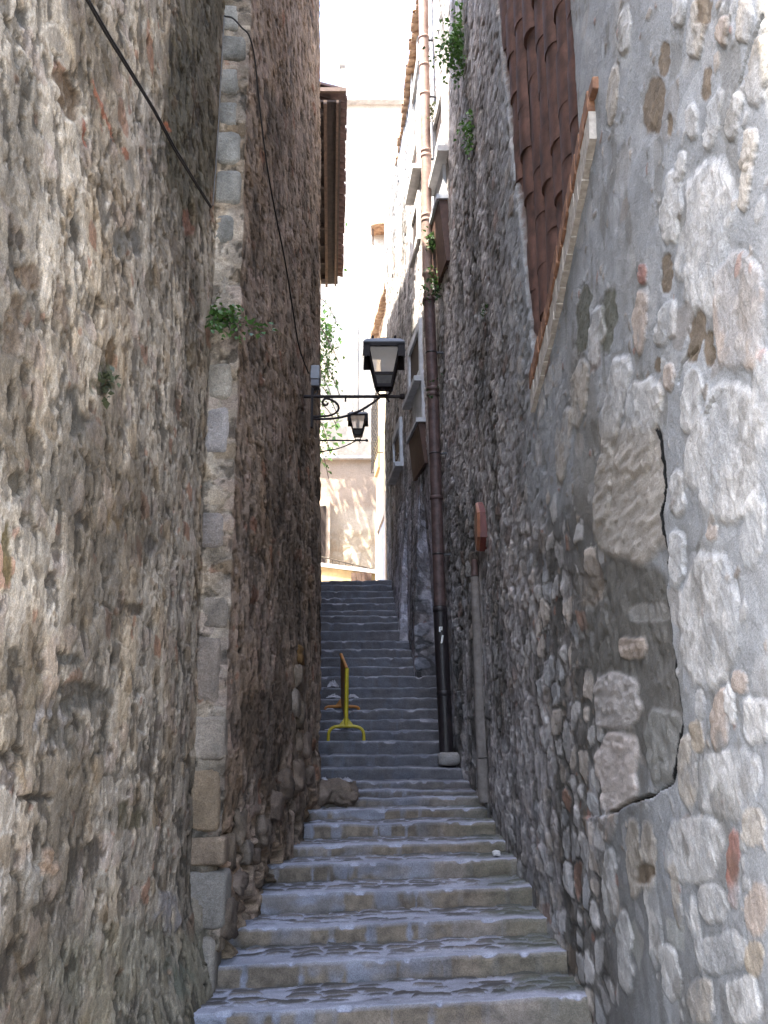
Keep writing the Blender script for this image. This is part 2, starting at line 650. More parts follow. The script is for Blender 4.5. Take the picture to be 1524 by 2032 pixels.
def right_field(U, Z, Y, X, PX, PY):
    wu = U + .05 * (fbm(U * 5, Z * 5, 3, 11) - .5) + .02 * (fbm(U * 17, Z * 17, 2, 15) - .5)
    wz = Z + .07 * (fbm(U * 5 + 31, Z * 5, 3, 12) - .5) + .02 * (fbm(U * 17 + 9, Z * 17, 2, 16) - .5)
    f1, f2, ix, iy = vor(wu / .26, wz / .16, 21)
    e = (f2 - f1) * .11
    r0, r1, r2, r3 = (hsh(ix, iy, 40 + k) for k in range(4))
    upz = 1 - ss(930, 1150, PY + 160 * (fbm(U * 1.5, Z * 1.5, 3, 82) - .5))
    ne = 5.6 + 1.5 * upz
    near = 1 - ss(ne, ne + 1.0 + 1.0 * upz, Y + .8 * (fbm(U * 2, Z * 2, 3, 81) - .5))
    low = ss(900, 1250, PY) * (1 - ss(6.0, 7.5, Y)) * ss(3.6, 5.0, Y)
    pres = (r0 < .80 - .45 * near)
    m1 = pres * ss(.004 + .03 * r1, .012 + .034 * r1, e)
    g1, g2, jx, jy = vor(wu / .085 + 5, wz / .06, 61)
    q0, q1, q2 = (hsh(jx, jy, 80 + k) for k in range(3))
    e2 = (g2 - g1) * .036
    m2 = (q0 < .55 - .2 * near) * ss(.004 + .012 * q1, .011 + .014 * q1, e2) * (1 - m1) * ss(0, .01, .03 - e)
    big = fbm(U * .7, Z * .7, 4, 90)
    stain = fbm(U * 2.3 + 3, Z * .8, 5, 91)
    # mortar: pale pointing near, old dirty mortar deeper in the alley
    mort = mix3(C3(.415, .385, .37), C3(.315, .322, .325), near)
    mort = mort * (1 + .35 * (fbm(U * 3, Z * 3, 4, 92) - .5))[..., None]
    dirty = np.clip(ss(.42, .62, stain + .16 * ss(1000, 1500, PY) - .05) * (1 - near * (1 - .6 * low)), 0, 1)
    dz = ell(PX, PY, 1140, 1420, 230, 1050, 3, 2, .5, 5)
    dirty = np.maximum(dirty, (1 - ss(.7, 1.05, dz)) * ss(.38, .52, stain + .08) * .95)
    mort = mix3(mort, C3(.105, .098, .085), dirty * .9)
    sc = pal(r2, [(.44, (.52, .50, .48)), (.22, (.52, .46, .40)), (.20, (.42, .42, .42)), (.04, (.27, .21, .16)), (.04, (.30, .18, .13)), (.061, (.20, .17, .14))])
    sc = mix3(sc, sc * .85 + .04, np.full_like(U, .0) + .7 * ss(6.5, 8.5, Y))
    sc2 = pal(q2, [(.45, (.46, .44, .41)), (.25, (.40, .33, .26)), (.12, (.19, .14, .09)), (.10, (.30, .13, .08)), (.081, (.14, .13, .11))])
    sc = sc * (1 + .3 * (fbm(U * 9, Z * 9, 3, 95) - .5) + .35 * (r3 - .5))[..., None]
    jt = (1 - ss(.003, .010, e + .012 * (fbm(U * 30, Z * 30, 2, 87) - .5))) * ss(.50, .60, fbm(U * 3, Z * 4, 3, 86)) * (1 - near)
    fz = ss(6.8, 8.5, Y)
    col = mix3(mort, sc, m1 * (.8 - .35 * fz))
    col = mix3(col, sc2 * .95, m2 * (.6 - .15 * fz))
    h1, h2, kx, ky = vor(U / .075 + .3 * fbm(U * 9, Z * 9, 2, 85), Z / .05, 83)
    fl = hsh(kx, ky, 84)
    col = col * (1 + (.26 * fz + .1) * (fl - .5))[..., None]
    col = col * (1 - (.5 - .3 * fz) * jt)[..., None]
    rough = (fbm(U * 16, Z * 16, 4, 97) - .5)
    far = ss(6.5, 9, Y)
    disp = .03 * (big - .5) + .010 * rough * (1 + 1.3 * far) + .025 * (fbm(U * 3, Z * 3, 3, 98) - .5) * (.3 + .7 * far)
    dome = np.sqrt(np.clip(e / .1, 0, 1))
    disp += m1 * (.002 + .013 * (r3 - .3)) * (.7 + .5 * dome) * (.7 + .1 * far) + .012 * far * (fl - .5)
    disp += m2 * (.001 + .007 * (q1 - .4)) * (.7 + .6 * far)
    pl = fbm(U * 9 + 1, Z * 7, 4, 89)
    plate = ss(.46, .49, pl) * .5 + ss(.56, .585, pl) * .5
    disp -= .006 * jt
    disp += (plate - .5) * .010 * (1 - near)
    col = col * (1 + .5 * (plate - .5) * (1 - near))[..., None]
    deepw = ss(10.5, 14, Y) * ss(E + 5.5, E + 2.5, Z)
    col = mix3(col, col * C3(.84, .88, 1.04), deepw)  # dim bluish shade of the deep alley put into the wall colour
    pit = ss(.66, .74, fbm(U * 8 + 3, Z * 9, 3, 99)) * (1 - m1) * (.25 + .75 * far)
    disp -= .03 * pit
    col *= (1 - .35 * pit)[..., None]
    disp = disp * (1 - .45 * far)
    # near field: the stones seen in the photo replace the random ones
    nz = np.nonzero((PX > 1085) & (Y > 2.4) & (Y < 7.5))
    px, py, uu, zz = PX[nz], PY[nz], U[nz], Z[nz]
    cc, dd = col[nz], disp[nz]
    kx0 = 1065 + 125 * ss(950, 1150, py)
    keep = ss(kx0, kx0 + 70, px)
    mm = mort[nz] * (1 + .3 * (fbm(uu * 7, zz * 5, 4, 33) - .5))[:, None]
    mm = mix3(mm, mm * C3(.80, .74, .66), ss(.42, .66, fbm(uu * 1.6, zz * 1.2, 4, 36)) * ss(1340, 1150, px) * .9)
    mm = mix3(mm, C3(.17, .16, .14), ss(.60, .70, fbm(uu * 6 + 4, zz * 4, 4, 37)) * .55)
    thin = m2[nz] * .55 * (q0[nz] < .26)
    cc = cc * (1 - keep[:, None]) + keep[:, None] * mix3(mix3(mm, np.minimum(sc[nz], .5), m1[nz] * .34), sc2[nz], thin)
    dd = dd * (1 - keep) + keep * (.014 * (big[nz] - .5) * 2 + .006 * rough[nz] + .012 * (fbm(uu * 4, zz * 4, 3, 34) - .5) + thin * .008)
    for k, (x, y, w, h, c, tl) in enumerate(RST):
        bx = (np.abs(px - x) < w * .9 + h * .2) & (np.abs(py - y) < h * .8)
        if not bx.any():
            continue
        r = ell(px[bx], py[bx], x, y, w * 1.22, h * 1.1, tl, 3.0, .42, k)
        r = r + .10 * (fbm(uu[bx] * 26 + k, zz[bx] * 26, 3, 250 + k) - .5)
        m = 1 - ss(.84, 1.0, r)
        edge = ss(.80, .98, r) * (1 - ss(.98, 1.16, r))
        k1 = fbm(uu[bx] * 18 + k, zz[bx] * 18, 4, 200 + k) - .5
        c1 = np.array(c)[None, :] * (1 + .7 * k1 + .35 * (fbm(uu[bx] * 50, zz[bx] * 40 + k, 3, 260 + k) - .5))[:, None]
        c1 = mix3(c1, np.array(c)[None, :] * .55 + np.array([.02, .012, 0]), ss(.60, .72, fbm(uu[bx] * 7, zz[bx] * 7 + k, 3, 300 + k)))
        bl = .22 + .5 * ss(.5, .62, fbm(uu[bx] * 4.5 + k, zz[bx] * 4.5, 4, 320 + k)) if c not in (Bn, Gg) else .1
        c1 = mix3(c1, cc[bx] * 1.08, np.zeros(len(r)) + bl)
        m = m * (1 - .0 * edge)
        cc[bx] = mix3(cc[bx], c1, m)
        rec = -.012 if c in (Bn, Gg) else .016
        dd[bx] = dd[bx] * (1 - .5 * m) + m * (rec * .45 + .007 * k1 + .005 * (fbm(uu[bx] * 55, zz[bx] * 55, 2, 270 + k) - .5)) - edge * .004 * (fbm(uu[bx] * 5, zz[bx] * 5 + k, 2, 280) > .5)
    # blocks behind the open joint, where the pointing has come away
    BL = [((1255, 960, 150, 330), (.40, .365, .32), 0), ((1245, 1235, 200, 240), (.15, .142, .125), 1), ((1160, 1150, 60, 110), (.24, .205, .17), 3),
          ((1295, 1400, 130, 260), (.15, .143, .128), 1), ((1310, 1480, 92, 160), (.24, .235, .215), 2),
          ((1222, 1395, 96, 112), (.42, .39, .365), 0), ((1218, 1535, 76, 160), (.56, .50, .46), 0), ((1243, 1287, 56, 44), (.36, .30, .25), 0),
          ((1275, 1215, 90, 40), (.25, .24, .22), 3)]
    cb = np.interp(px, [p[0] for p in CRBOT], [p[1] for p in CRBOT])
    cx = np.interp(py, [p[1] for p in CRACK], [p[0] for p in CRACK])
    cx = cx + 5 * (fbm(py / 22, px * 0, 2, 55) - .5)
    cb = cb + 5 * (fbm(px / 18, py * 0, 2, 56) - .5)
    inn = (px < cx) & (py < cb) & (px > 1120) & (py > 800)
    fade = ss(1135, 1180, px) * ss(820, 900, py)
    for k, ((x, y, w, h), c, typ) in enumerate(BL):
        r = ell(px, py, x, y, w, h, 0, 3.4, .5, 400 + k)
        m = (1 - ss(.88, 1.02, r)) * inn * fade
        k1 = fbm(uu * 6, zz * 34, 4, 420 + k) - .5 if typ == 0 else fbm(uu * 14, zz * 14, 4, 420 + k) - .5
        c1 = np.array(c)[None, :] * (1 + (.5 if typ != 1 else .35) * k1)[:, None]
        cc = mix3(cc, c1, m)
        dd = dd + m * (.016 * k1 + (.012 if typ in (0, 2) else -.004))
    yy = Y[nz]
    rec = inn * fade
    dd = dd - rec * .02
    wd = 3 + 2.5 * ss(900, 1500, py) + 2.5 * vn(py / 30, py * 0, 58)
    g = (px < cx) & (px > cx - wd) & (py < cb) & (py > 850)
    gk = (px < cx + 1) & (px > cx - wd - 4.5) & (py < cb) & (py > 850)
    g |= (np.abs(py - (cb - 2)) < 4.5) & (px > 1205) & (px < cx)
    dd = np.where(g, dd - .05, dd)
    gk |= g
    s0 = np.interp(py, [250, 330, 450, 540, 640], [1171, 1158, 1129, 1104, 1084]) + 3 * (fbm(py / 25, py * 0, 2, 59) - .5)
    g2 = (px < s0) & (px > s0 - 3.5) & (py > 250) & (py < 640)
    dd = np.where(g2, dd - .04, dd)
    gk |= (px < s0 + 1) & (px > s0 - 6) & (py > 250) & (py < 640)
    cc = np.where(gk[:, None], .010, cc)  # shade of the open gaps painted near-black over groove and rim
    # thin crack at the top right and one at the low right
    for pts in ([(1510, 30), (1480, 110), (1466, 170)], [(1385, 690), (1352, 720), (1345, 760)], [(1420, 790), (1400, 830)]):
        d = np.interp(py, [p[1] for p in pts], [p[0] for p in pts])
        gg = (np.abs(px - d) < 2.5) & (py > pts[0][1]) & (py < pts[-1][1])
        dd = np.where(gg, dd - .02, dd)
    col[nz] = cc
    disp[nz] = dd
    # recess that holds the tile cladding
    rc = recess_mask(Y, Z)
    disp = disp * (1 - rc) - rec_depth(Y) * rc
    col = mix3(col, C3(.13, .10, .085), ss(.0, .25, rc))  # reveal slope coloured dark as well, against the light it catches
    return disp, col


def sill_z(Y):
    return E + 3.32 + (2.55 - 3.32) * (Y - 5.0) / (7.0 - 5.0)


def rec_depth(Y):
    return .16 - .07 * np.clip((Y - 5.4) / 2.0, 0, 1)


def recess_mask(Y, Z):
    return ((Y > 5.42) & (Z > sill_z(Y))) * ss(0, -.09, Y - (7.08 + .22 * (Z - E - 2.6)) - .08 * (fbm(Z * 5, Z * 0, 3, 66) - .5))


LST = [(138, 185, 46, 130, (.13, .085, .05), -22, -.03), (335, 252, 9, 26, (.36, .11, .05), -20, .01), (250, 305, 13, 30, (.33, .13, .07), -20, .006),
       (205, 215, 6, 150, (.36, .15, .09), -22, .004), (170, 262, 8, 60, (.33, .13, .08), -10, .004), (60, 60, 30, 120, (.10, .095, .085), -6, -.03),
       (222, 700, 24, 66, (.15, .095, .05), 0, -.03), (205, 752, 46, 84, (.10, .09, .05), 8, -.02), (145, 815, 66, 110, (.085, .075, .06), -6, -.035),
       (228, 1020, 38, 90, (.21, .145, .08), 10, -.012), (30, 650, 44, 160, (.15, .11, .075), 0, -.025), (55, 1535, 44, 76, (.33, .24, .15), 6, .02),
       (35, 960, 34, 60, (.09, .075, .055), 0, -.04), (175, 925, 12, 34, (.06, .05, .04), 0, -.04), (160, 1030, 22, 40, (.07, .06, .05), 0, -.04),
       (10, 1100, 20, 130, (.16, .12, .05), 0, -.02), (175, 1440, 160, 170, (.10, .085, .065), 0, -.03), (60, 1370, 50, 100, (.23, .18, .12), 0, .0),
       (110, 1440, 60, 110, (.32, .28, .245), 0, .02), (20, 1500, 60, 60, (.08, .06, .04), 0, -.04), (70, 1582, 90, 16, (.06, .05, .04), 0, -.04),
       (300, 1500, 60, 220, (.13, .105, .08), -14, -.02), (250, 1620, 90, 60, (.12, .10, .06), -20, -.02), (170, 1380, 120, 60, (.115, .10, .08), 0, -.02),
       (190, 1690, 26, 100, (.11, .09, .07), 0, -.02), (45, 1920, 18, 70, (.11, .08, .05), -10, -.03), (330, 1940, 44, 90, (.15, .15, .11), 0, -.01),
       (335, 1810, 60, 100, (.30, .27, .25), 0, .03), (270, 1210, 30, 30, (.12, .095, .07), 0, -.02), (130, 1310, 80, 26, (.10, .09, .075), 0, -.02),
       (240, 480, 40, 60, (.19, .17, .14), -10, -.02), (270, 480, 30, 60, (.15, .135, .115), -20, -.02), (350, 500, 26, 80, (.20, .16, .12), -18, .0),
       (300, 560, 24, 80, (.22, .18, .13), -14, 0), (60, 550, 40, 60, (.17, .12, .08), -10, -.02), (380, 700, 16, 60, (.22, .17, .11), 0, .01),
       (250, 690, 30, 30, (.20, .15, .10), 0, 0), (100, 1150, 30, 40, (.12, .10, .08), 0, -.02), (300, 1080, 24, 40, (.13, .11, .09), 0, -.02),
       (120, 600, 26, 120, (.23, .17, .12), -10, .0), (375, 440, 22, 60, (.25, .13, .09), -10, .004), (70, 1740, 60, 120, (.30, .26, .21), 0, .02),
       (100, 1710, 40, 70, (.35, .24, .16), 0, .02), (210, 1800, 40, 70, (.18, .13, .08), 0, -.01)]


def left_field(U, Z, Y, X, PX, PY):
    wu = U + .07 * (fbm(U * 5, Z * 5, 3, 111) - .5)
    wz = Z + .07 * (fbm(U * 5 + 31, Z * 5, 3, 112) - .5)
    f1, f2, ix, iy = vor(wu / .19, wz / .125, 121)
    e = (f2 - f1) * .085
    r0, r1, r2, r3 = (hsh(ix, iy, 140 + k) for k in range(4))
    back = ss(6.94, 6.99, Y)
    lowz = ss(1150, 1500, PY)
    pres = (r0 < .62 + .2 * lowz + .25 * back)
    m1 = pres * ss(.003 + .02 * r1, .009 + .024 * r1, e)
    g1, g2, jx, jy = vor(wu / .07 + 5, wz / .05, 161)
    q0, q1, q2 = (hsh(jx, jy, 180 + k) for k in range(3))
    m2 = (q0 < .38) * ss(.003, .012, (g2 - g1) * .04) * (1 - m1)
    big = fbm(U * .9, Z * .9, 4, 190)
    mort = C3(.51, .44, .35)[None, None, :] * (1 + .5 * (fbm(U * 2.4, Z * 2.0, 5, 191) - .5))[..., None]
    mort = mix3(mort, C3(.45, .395, .33), ss(.45, .7, fbm(U * 1.3 + 7, Z * 1.6, 3, 192)))
    sc = pal(r2, [(.34, (.39, .335, .27)), (.25, (.45, .365, .31)), (.18, (.29, .255, .205)), (.14, (.25, .18, .105)), (.04, (.32, .135, .07)), (.051, (.12, .10, .08))])
    sc = sc * (1 + .3 * (r3 - .5) + .4 * (fbm(U * 11, Z * 11, 3, 193) - .5))[..., None]
    sc2 = pal(q2, [(.5, (.34, .30, .25)), (.2, (.24, .175, .115)), (.13, (.15, .115, .08)), (.07, (.34, .14, .075)), (.101, (.45, .40, .34))])
    col = mix3(mort, sc, m1 * .62)
    col = mix3(col, sc2, m2 * .55)
    # old dark growth
    st = fbm(U * 1.6 + 3, Z * 1.1, 5, 194)
    dark = ss(.53, .66, st + .06 * lowz - .03)
    brn = ss(.50, .64, fbm(U * 2.6 + 11, Z * 2.2, 5, 182))
    col = mix3(col, col * C3(.78, .68, .54), brn * .5)
    col = mix3(col, C3(.10, .085, .065), dark * .6)
    moss = (1 - ss(.75, 1.15, ell(PX, PY, 385, 150, 130, 560, 0, 2.2, .6, 9))) * (Y < 6.96)
    col = mix3(col, C3(.078, .07, .044), moss * .78)
    col = mix3(col, C3(.20, .195, .135), (1 - ss(.6, 1.1, ell(PX, PY, 300, 1950, 420, 260, 0, 2, .5, 8))) * .45)
    # deeper part: dark brown rubble
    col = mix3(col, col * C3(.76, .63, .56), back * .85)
    rough = fbm(U * 20, Z * 17, 4, 195) - .5
    rid = np.abs(fbm(U * 11 + 2, Z * 8, 4, 196) - .5)
    disp = .05 * (big - .5) + .012 * rough + .016 * (fbm(U * 3.2, Z * 2.8, 3, 197) - .5) - .008 * ss(.05, 0, rid) * (1 - .5 * m1)
    disp += .14 * ss(.6, -.4, Z - stair_z(Y)) * ss(4.5, 6.4, Y) * (Y < 6.95)
    dome = np.sqrt(np.clip(e / .08, 0, 1))
    pl = fbm(U * 8 + 1, Z * 6.5, 5, 189)
    plate = ss(.45, .475, pl) * .4 + ss(.52, .54, pl) * .35 + ss(.60, .62, pl) * .25
    disp += (plate - .5) * .010
    col = col * (1 + .30 * (plate - .55))[..., None]
    disp += m1 * (.001 + .012 * (r3 - .35)) * (.8 + .3 * dome)
    jt = (r0 < .8) * (1 - ss(.003, .011, e + .012 * (fbm(U * 30, Z * 30, 2, 187) - .5))) * ss(.46, .56, fbm(U * 3, Z * 4, 3, 186))
    sp = ss(.665, .70, fbm(U * 17 + 2, Z * 11, 3, 185))
    sp2 = ss(.63, .66, fbm(U * 10 + 9, Z * 6.5 + U * 2.5, 4, 184))
    sp = np.maximum(sp, sp2 * .9)
    disp -= .007 * jt + .017 * sp
    col = col * (1 - .3 * jt - .62 * sp * (1 - jt))[..., None]
    fl = hsh(jx, jy, 183)
    col = col * (1 + .26 * (fl - .5))[..., None]
    disp += m2 * .009 * (q1 - .4)
    pit = ss(.63, .70, fbm(U * 9 + 3, Z * 8, 4, 199)) * (1 - .6 * m1)
    disp -= .022 * pit
    col *= (1 - .5 * pit)[..., None]
    disp = disp * .5 + .14 * ss(.6, -.4, Z - stair_z(Y)) * ss(4.5, 6.4, Y) * (Y < 6.95)
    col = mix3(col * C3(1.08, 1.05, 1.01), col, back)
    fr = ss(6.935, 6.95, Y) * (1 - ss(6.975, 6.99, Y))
    col = mix3(col, col * .72, fr)  # frontal strip coloured darker to offset the extra light it faces
    nz = np.nonzero((PX < 460) & (Y > 2.4) & (Y < 6.94))
    px, py, uu, zz = PX[nz], PY[nz], U[nz], Z[nz]
    cc, dd = col[nz], disp[nz]
    for k, (x, y, w, h, c, tl, dp) in enumerate(LST):
        bx = (np.abs(px - x) < w + h * .4) & (np.abs(py - y) < h)
        if not bx.any():
            continue
        r = ell(px[bx], py[bx], x, y, w, h, tl, 2.4, .7, 500 + k)
        m = 1 - ss(.75, 1.05, r)
        if w * h > 2600:
            m = m * ss(.36, .56, fbm(uu[bx] * 8 + k, zz[bx] * 7, 4, 550 + k))
        k1 = fbm(uu[bx] * 14 + k, zz[bx] * 14, 4, 600 + k) - .5
        cc[bx] = mix3(cc[bx], np.array(c)[None, :] * (1 + .7 * k1)[:, None], m * .9)
        dd[bx] = dd[bx] + m * (dp * .4 + .018 * k1)
    col[nz] = cc
    disp[nz] = dd
    # robbed-out, hollow foot of the wall beyond the quoin
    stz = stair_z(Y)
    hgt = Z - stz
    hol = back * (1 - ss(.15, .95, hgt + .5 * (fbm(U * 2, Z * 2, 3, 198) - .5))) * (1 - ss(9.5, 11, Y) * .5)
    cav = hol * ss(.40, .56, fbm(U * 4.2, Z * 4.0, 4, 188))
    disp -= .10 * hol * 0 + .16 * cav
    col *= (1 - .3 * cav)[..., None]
    disp = np.maximum(disp, -.26)
    return disp, col


# ------------------------------------------------------------------ stairs
STEP = [(1993, 6.45), (1901, 7.08), (1831, 7.66), (1767, 8.22), (1710, 8.85), (1674, 9.4), (1633, 10.0), (1605, 10.5), (1583, 10.9),
        (1568, 11.15), (1550, 11.45), (1523, 11.8), (1498, 12.15), (1471, 12.55), (1449, 12.85), (1428, 13.12), (1408, 13.38), (1385, 13.66),
        (1364, 13.95), (1341, 14.24), (1322, 14.5), (1305, 14.77), (1287, 15.05), (1270, 15.33), (1251, 15.65), (1234, 15.95), (1221, 16.22),
        (1210, 16.5), (1197, 16.8), (1185, 17.1), (1172, 17.4), (1160, 17.7), (1151, 18.0)]
SY = np.array([s[1] for s in STEP])
SZ = np.array([P(762, s[0], s[1])[2] for s in STEP])
STEP0_Z = SZ[0]


def stair_z(Y):
    return np.interp(Y, SY, SZ)


LPROF = [(1.5, -1.20), (6.94, -1.185), (6.96, -1.0), (10.86, -.615), (10.88, -1.05)]
RLOW = [(1.7, 1.19), (6.4, 1.115), (7.65, 1.065), (9.0, 1.01), (10.6, .955), (11.5, .87), (12.0, .79), (14.25, .71), (14.28, .43), (15.6, .38), (15.63, .25),
        (17.5, .15), (19.1, .10)]
RHI = [(2.3, 1.2), (6.4, 1.14), (7.65, 1.065), (9.0, 1.01), (10.6, .93), (11.5, .85), (12.2, .80), (14.3, .69), (16.5, .49), (19.1, .22)]
RMID = [(2.3, 1.2), (6.4, 1.14), (7.65, 1.065), (9.0, 1.01), (10.6, .93), (11.5, .85), (12.2, .775), (14.3, .58), (15.6, .42), (16.5, .33), (19.1, .13)]
LEAN_R = -.022


def lowx(Y):
    return np.interp(Y, [p[0] for p in RLOW], [p[1] for p in RLOW])


def hix(Y):
    return np.interp(Y, [p[0] for p in RHI], [p[1] for p in RHI])


def rwall_x(Y, Z):
    t = ss(E + 1.0, E + 4.2, np.asarray(Z, float))
    t2 = ss(E + 5.0, E + 8.0, np.asarray(Z, float))
    mid = np.interp(Y, [p[0] for p in RMID], [p[1] for p in RMID])
    return lowx(Y) * (1 - t) + (mid * (1 - t2) + hix(Y) * t2) * t + LEAN_R * (np.asarray(Z, float) - E)


def lwall_x(Y, Z):
    return np.interp(Y, [-2, 6.94, 6.96, 10.86, 10.88, 13.6, 20], [-1.22, -1.185, -1.0, -.615, -.9, -.95, -1.12])


def rhit(px, py):
    """depth at which the survey ray meets the right wall"""
    ys = np.linspace(2.6, 18.5, 1600)
    b = (1016 - py) / FPX
    t = ys / (CP - b * SP)
    x = (px - 762) / FPX * t
    z = E + (SP + b * CP) * t
    d = x - rwall_x(ys, z)
    i = np.argmin(np.where(d[:-1] * d[1:] <= 0, np.arange(len(d) - 1), 99999))
    if d[i] * d[i + 1] > 0:
        i = int(np.argmin(np.abs(d)))
    return float(ys[i])


# ------------------------------------------------------------------ buildings beside the alley
def prof2(Y, X, Z):
    return rwall_x(Y, Z)


lb = thing('stone_building', (-3, 5, 0), 'tall rough rubble stone building along the left side of the stairs', 'building')


def prof_left(Y, X, Z):
    return X - .018 * (Z - E) * ss(7.2, 10.3, Y)


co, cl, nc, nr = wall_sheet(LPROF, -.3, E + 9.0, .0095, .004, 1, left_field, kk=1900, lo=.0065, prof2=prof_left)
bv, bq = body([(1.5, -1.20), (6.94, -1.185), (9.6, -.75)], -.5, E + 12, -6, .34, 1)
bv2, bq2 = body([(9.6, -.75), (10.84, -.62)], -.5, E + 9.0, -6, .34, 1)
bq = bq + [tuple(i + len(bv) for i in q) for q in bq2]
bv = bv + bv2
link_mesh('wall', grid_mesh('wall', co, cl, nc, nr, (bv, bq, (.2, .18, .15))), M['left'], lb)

rb = thing('stone_building', (3, 8, 0), 'long right-hand rubble stone building with pale pointing, tile cladding and windows', 'building')
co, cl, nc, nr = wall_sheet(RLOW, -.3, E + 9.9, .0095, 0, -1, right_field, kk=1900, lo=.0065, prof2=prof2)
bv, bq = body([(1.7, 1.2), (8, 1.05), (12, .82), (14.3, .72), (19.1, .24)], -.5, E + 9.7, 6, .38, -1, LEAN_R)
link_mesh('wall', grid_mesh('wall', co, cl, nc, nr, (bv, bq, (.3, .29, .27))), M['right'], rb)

# quoin stones on the corner where the left wall steps forward
QS = [(-70, -5), (0, 56), (60, 116), (122, 182), (188, 246), (250, 322), (328, 402), (412, 482), (486, 590), (596, 706), (712, 792), (796, 902), (908, 1006),
      (1010, 1090), (1094, 1168), (1174, 1250), (1255, 1406), (1418, 1512), (1522, 1655), (1660, 1722), (1728, 1850), (1858, 2032), (2036, 2160)]
QC = [(.27, .255, .22)] * 8 + [(.36, .32, .265), (.36, .32, .26), (.33, .29, .235), (.34, .305, .28), (.20, .175, .16), (.30, .255, .22), (.28, .23, .185),
                                (.30, .25, .20), (.32, .26, .21), (.30, .25, .20), (.30, .22, .145), (.29, .215, .15), (.28, .25, .215), (.27, .235, .195), (.26, .23, .2)]
for k, (ya, yb) in enumerate(QS):
    z1, z0 = P(400, ya, 6.9)[2], P(400, yb, 6.9)[2]
    rr = random.Random(k)
    low = k > 16
    wx = .205 + rr.uniform(-.04, .03)
    mb = MB()
    x0, x1 = -1.225, -1.225 + wx + (.03 if low else 0)
    y0 = 6.94 - rr.uniform(0, .022) + (.03 if k in (8, 9, 12, 14) else 0)
    nx, ny, nzz = 9, 6, 12
    # subdivided, bulging block
    vs, fs = [], []
    hx, hz = (x1 - x0) / 2, (z1 - z0) / 2 - .004
    cxm, czm = (x0 + x1) / 2, (z0 + z1) / 2
    rn = 26
    for i in range(14):
        ph = -pi / 2 + pi * i / 13
        for j in range(rn):
            th = 2 * pi * j / rn
            ex = .28 if low else .42

            def pw(v, p):
                return math.copysign(abs(v) ** p, v)
            qx = pw(cos(ph), ex) * pw(cos(th), ex)
            qy = pw(cos(ph), ex) * pw(sin(th), ex)
            qz = pw(sin(ph), ex * .8)
            n = fbm(np.array([qx * 2 + k * 7.3 + qy]), np.array([qz * 2.3 + qy]), 3, 700 + k)[0] - .5
            s = 1 + .2 * n
            vs.append((cxm + hx * qx * s, y0 + .16 + .16 * qy * s, czm + hz * qz * (1 + .05 * n)))
    for i in range(13):
        for j in range(rn):
            j2 = (j + 1) % rn
            fs.append((i * rn + j, i * rn + j2, (i + 1) * rn + j2, (i + 1) * rn + j))
    mb.add(vs, fs, True)
    o = mb.build('quoin_stone', M['left'], lb)
    kq = rr.uniform(.85, 1.1) * (.82 if k > 10 else .95)
    set_col(o, tuple(c * kq for c in QC[k]), .6, 800 + k)

# loose rubble stones at the hollow foot of the left wall
rs = random.Random(3)
FOOT = [(475, 1750, 7.4, .18, .13), (500, 1690, 7.7, .13, .15), (455, 1690, 7.25, .10, .22), (520, 1650, 8.2, .17, .19), (545, 1600, 8.6, .2, .22), (560, 1560, 9.0, .18, .22),
        (580, 1540, 9.5, .2, .25), (575, 1345, 9.5, .16, .2), (590, 1300, 9.6, .14, .16), (570, 1395, 9.4, .14, .22), (590, 1420, 9.6, .16, .2), (470, 1820, 7.1, .2, .24),
        (600, 1480, 9.9, .18, .22), (535, 1700, 8.0, .12, .1), (580, 1470, 9.6, .14, .18), (478, 1640, 7.5, .12, .2), (610, 1540, 10.1, .2, .16)]
FC = [(.26, .215, .185), (.24, .215, .19), (.20, .165, .13), (.22, .185, .155), (.235, .19, .16), (.20, .16, .13), (.23, .185, .15), (.25, .21, .17), (.27, .165, .07)]
for k, (px, py, Yd, w, h) in enumerate(FOOT):
    z = P(px, py, Yd)[2]
    x = lwall_x(Yd, z) - .03
    mb = rock(MB(), (x, Yd, z), (w, w * 1.6, h * 1.15), 900 + k, n=26, rough=.5, boxy=.65)
    o = mb.build('rubble_stone', M['left'], lb)
    set_col(o, tuple(c * q for c, q in zip((FC[8] if k == 8 else FC[k % 8]), (.66, .60, .54))), .6, 950 + k)

# --- tile cladding panel in the recess of the right wall
mb = MB()
step = .27
yk = 5.60
k = 0
while yk < 8.1:
    zlo = sill_z(yk) + .0
    zt = zlo - random.uniform(0, .25)
    zt = zlo - .05
    while zt < E + 7.2:
        L = .36
        n = 7
        v = []
        rad0, rad1 = .143, .140       # wide foot overlaps the tile below
        if yk > 7.30 + .22 * (zt + .3 - E - 2.6):
            zt += L
            continue
        jx = random.uniform(-.012, .012)
        jy = random.uniform(-.012, .012)
        for (zz, rad, lift) in ((zt, rad0, .007), (zt + L + .04, rad1, .003)):
            xw = float(rwall_x(yk, zz)) + float(rec_depth(yk)) - .012
            for i in range(n):
                a = pi * i / (n - 1)
                v.append((xw - rad * .42 * sin(a) - lift + jx, yk + jy - rad * cos(a), zz))
        f = [(i, i + 1, n + i + 1, n + i) for i in range(n - 1)]
        mb.add(v, f, True)
        # foot edge thickness
        mb.add(v[:n], [tuple(range(n))])
        zt += L + random.uniform(-.02, .02)
    yk += step
    k += 1
mb.build('tile_cladding', M['tile'], rb)
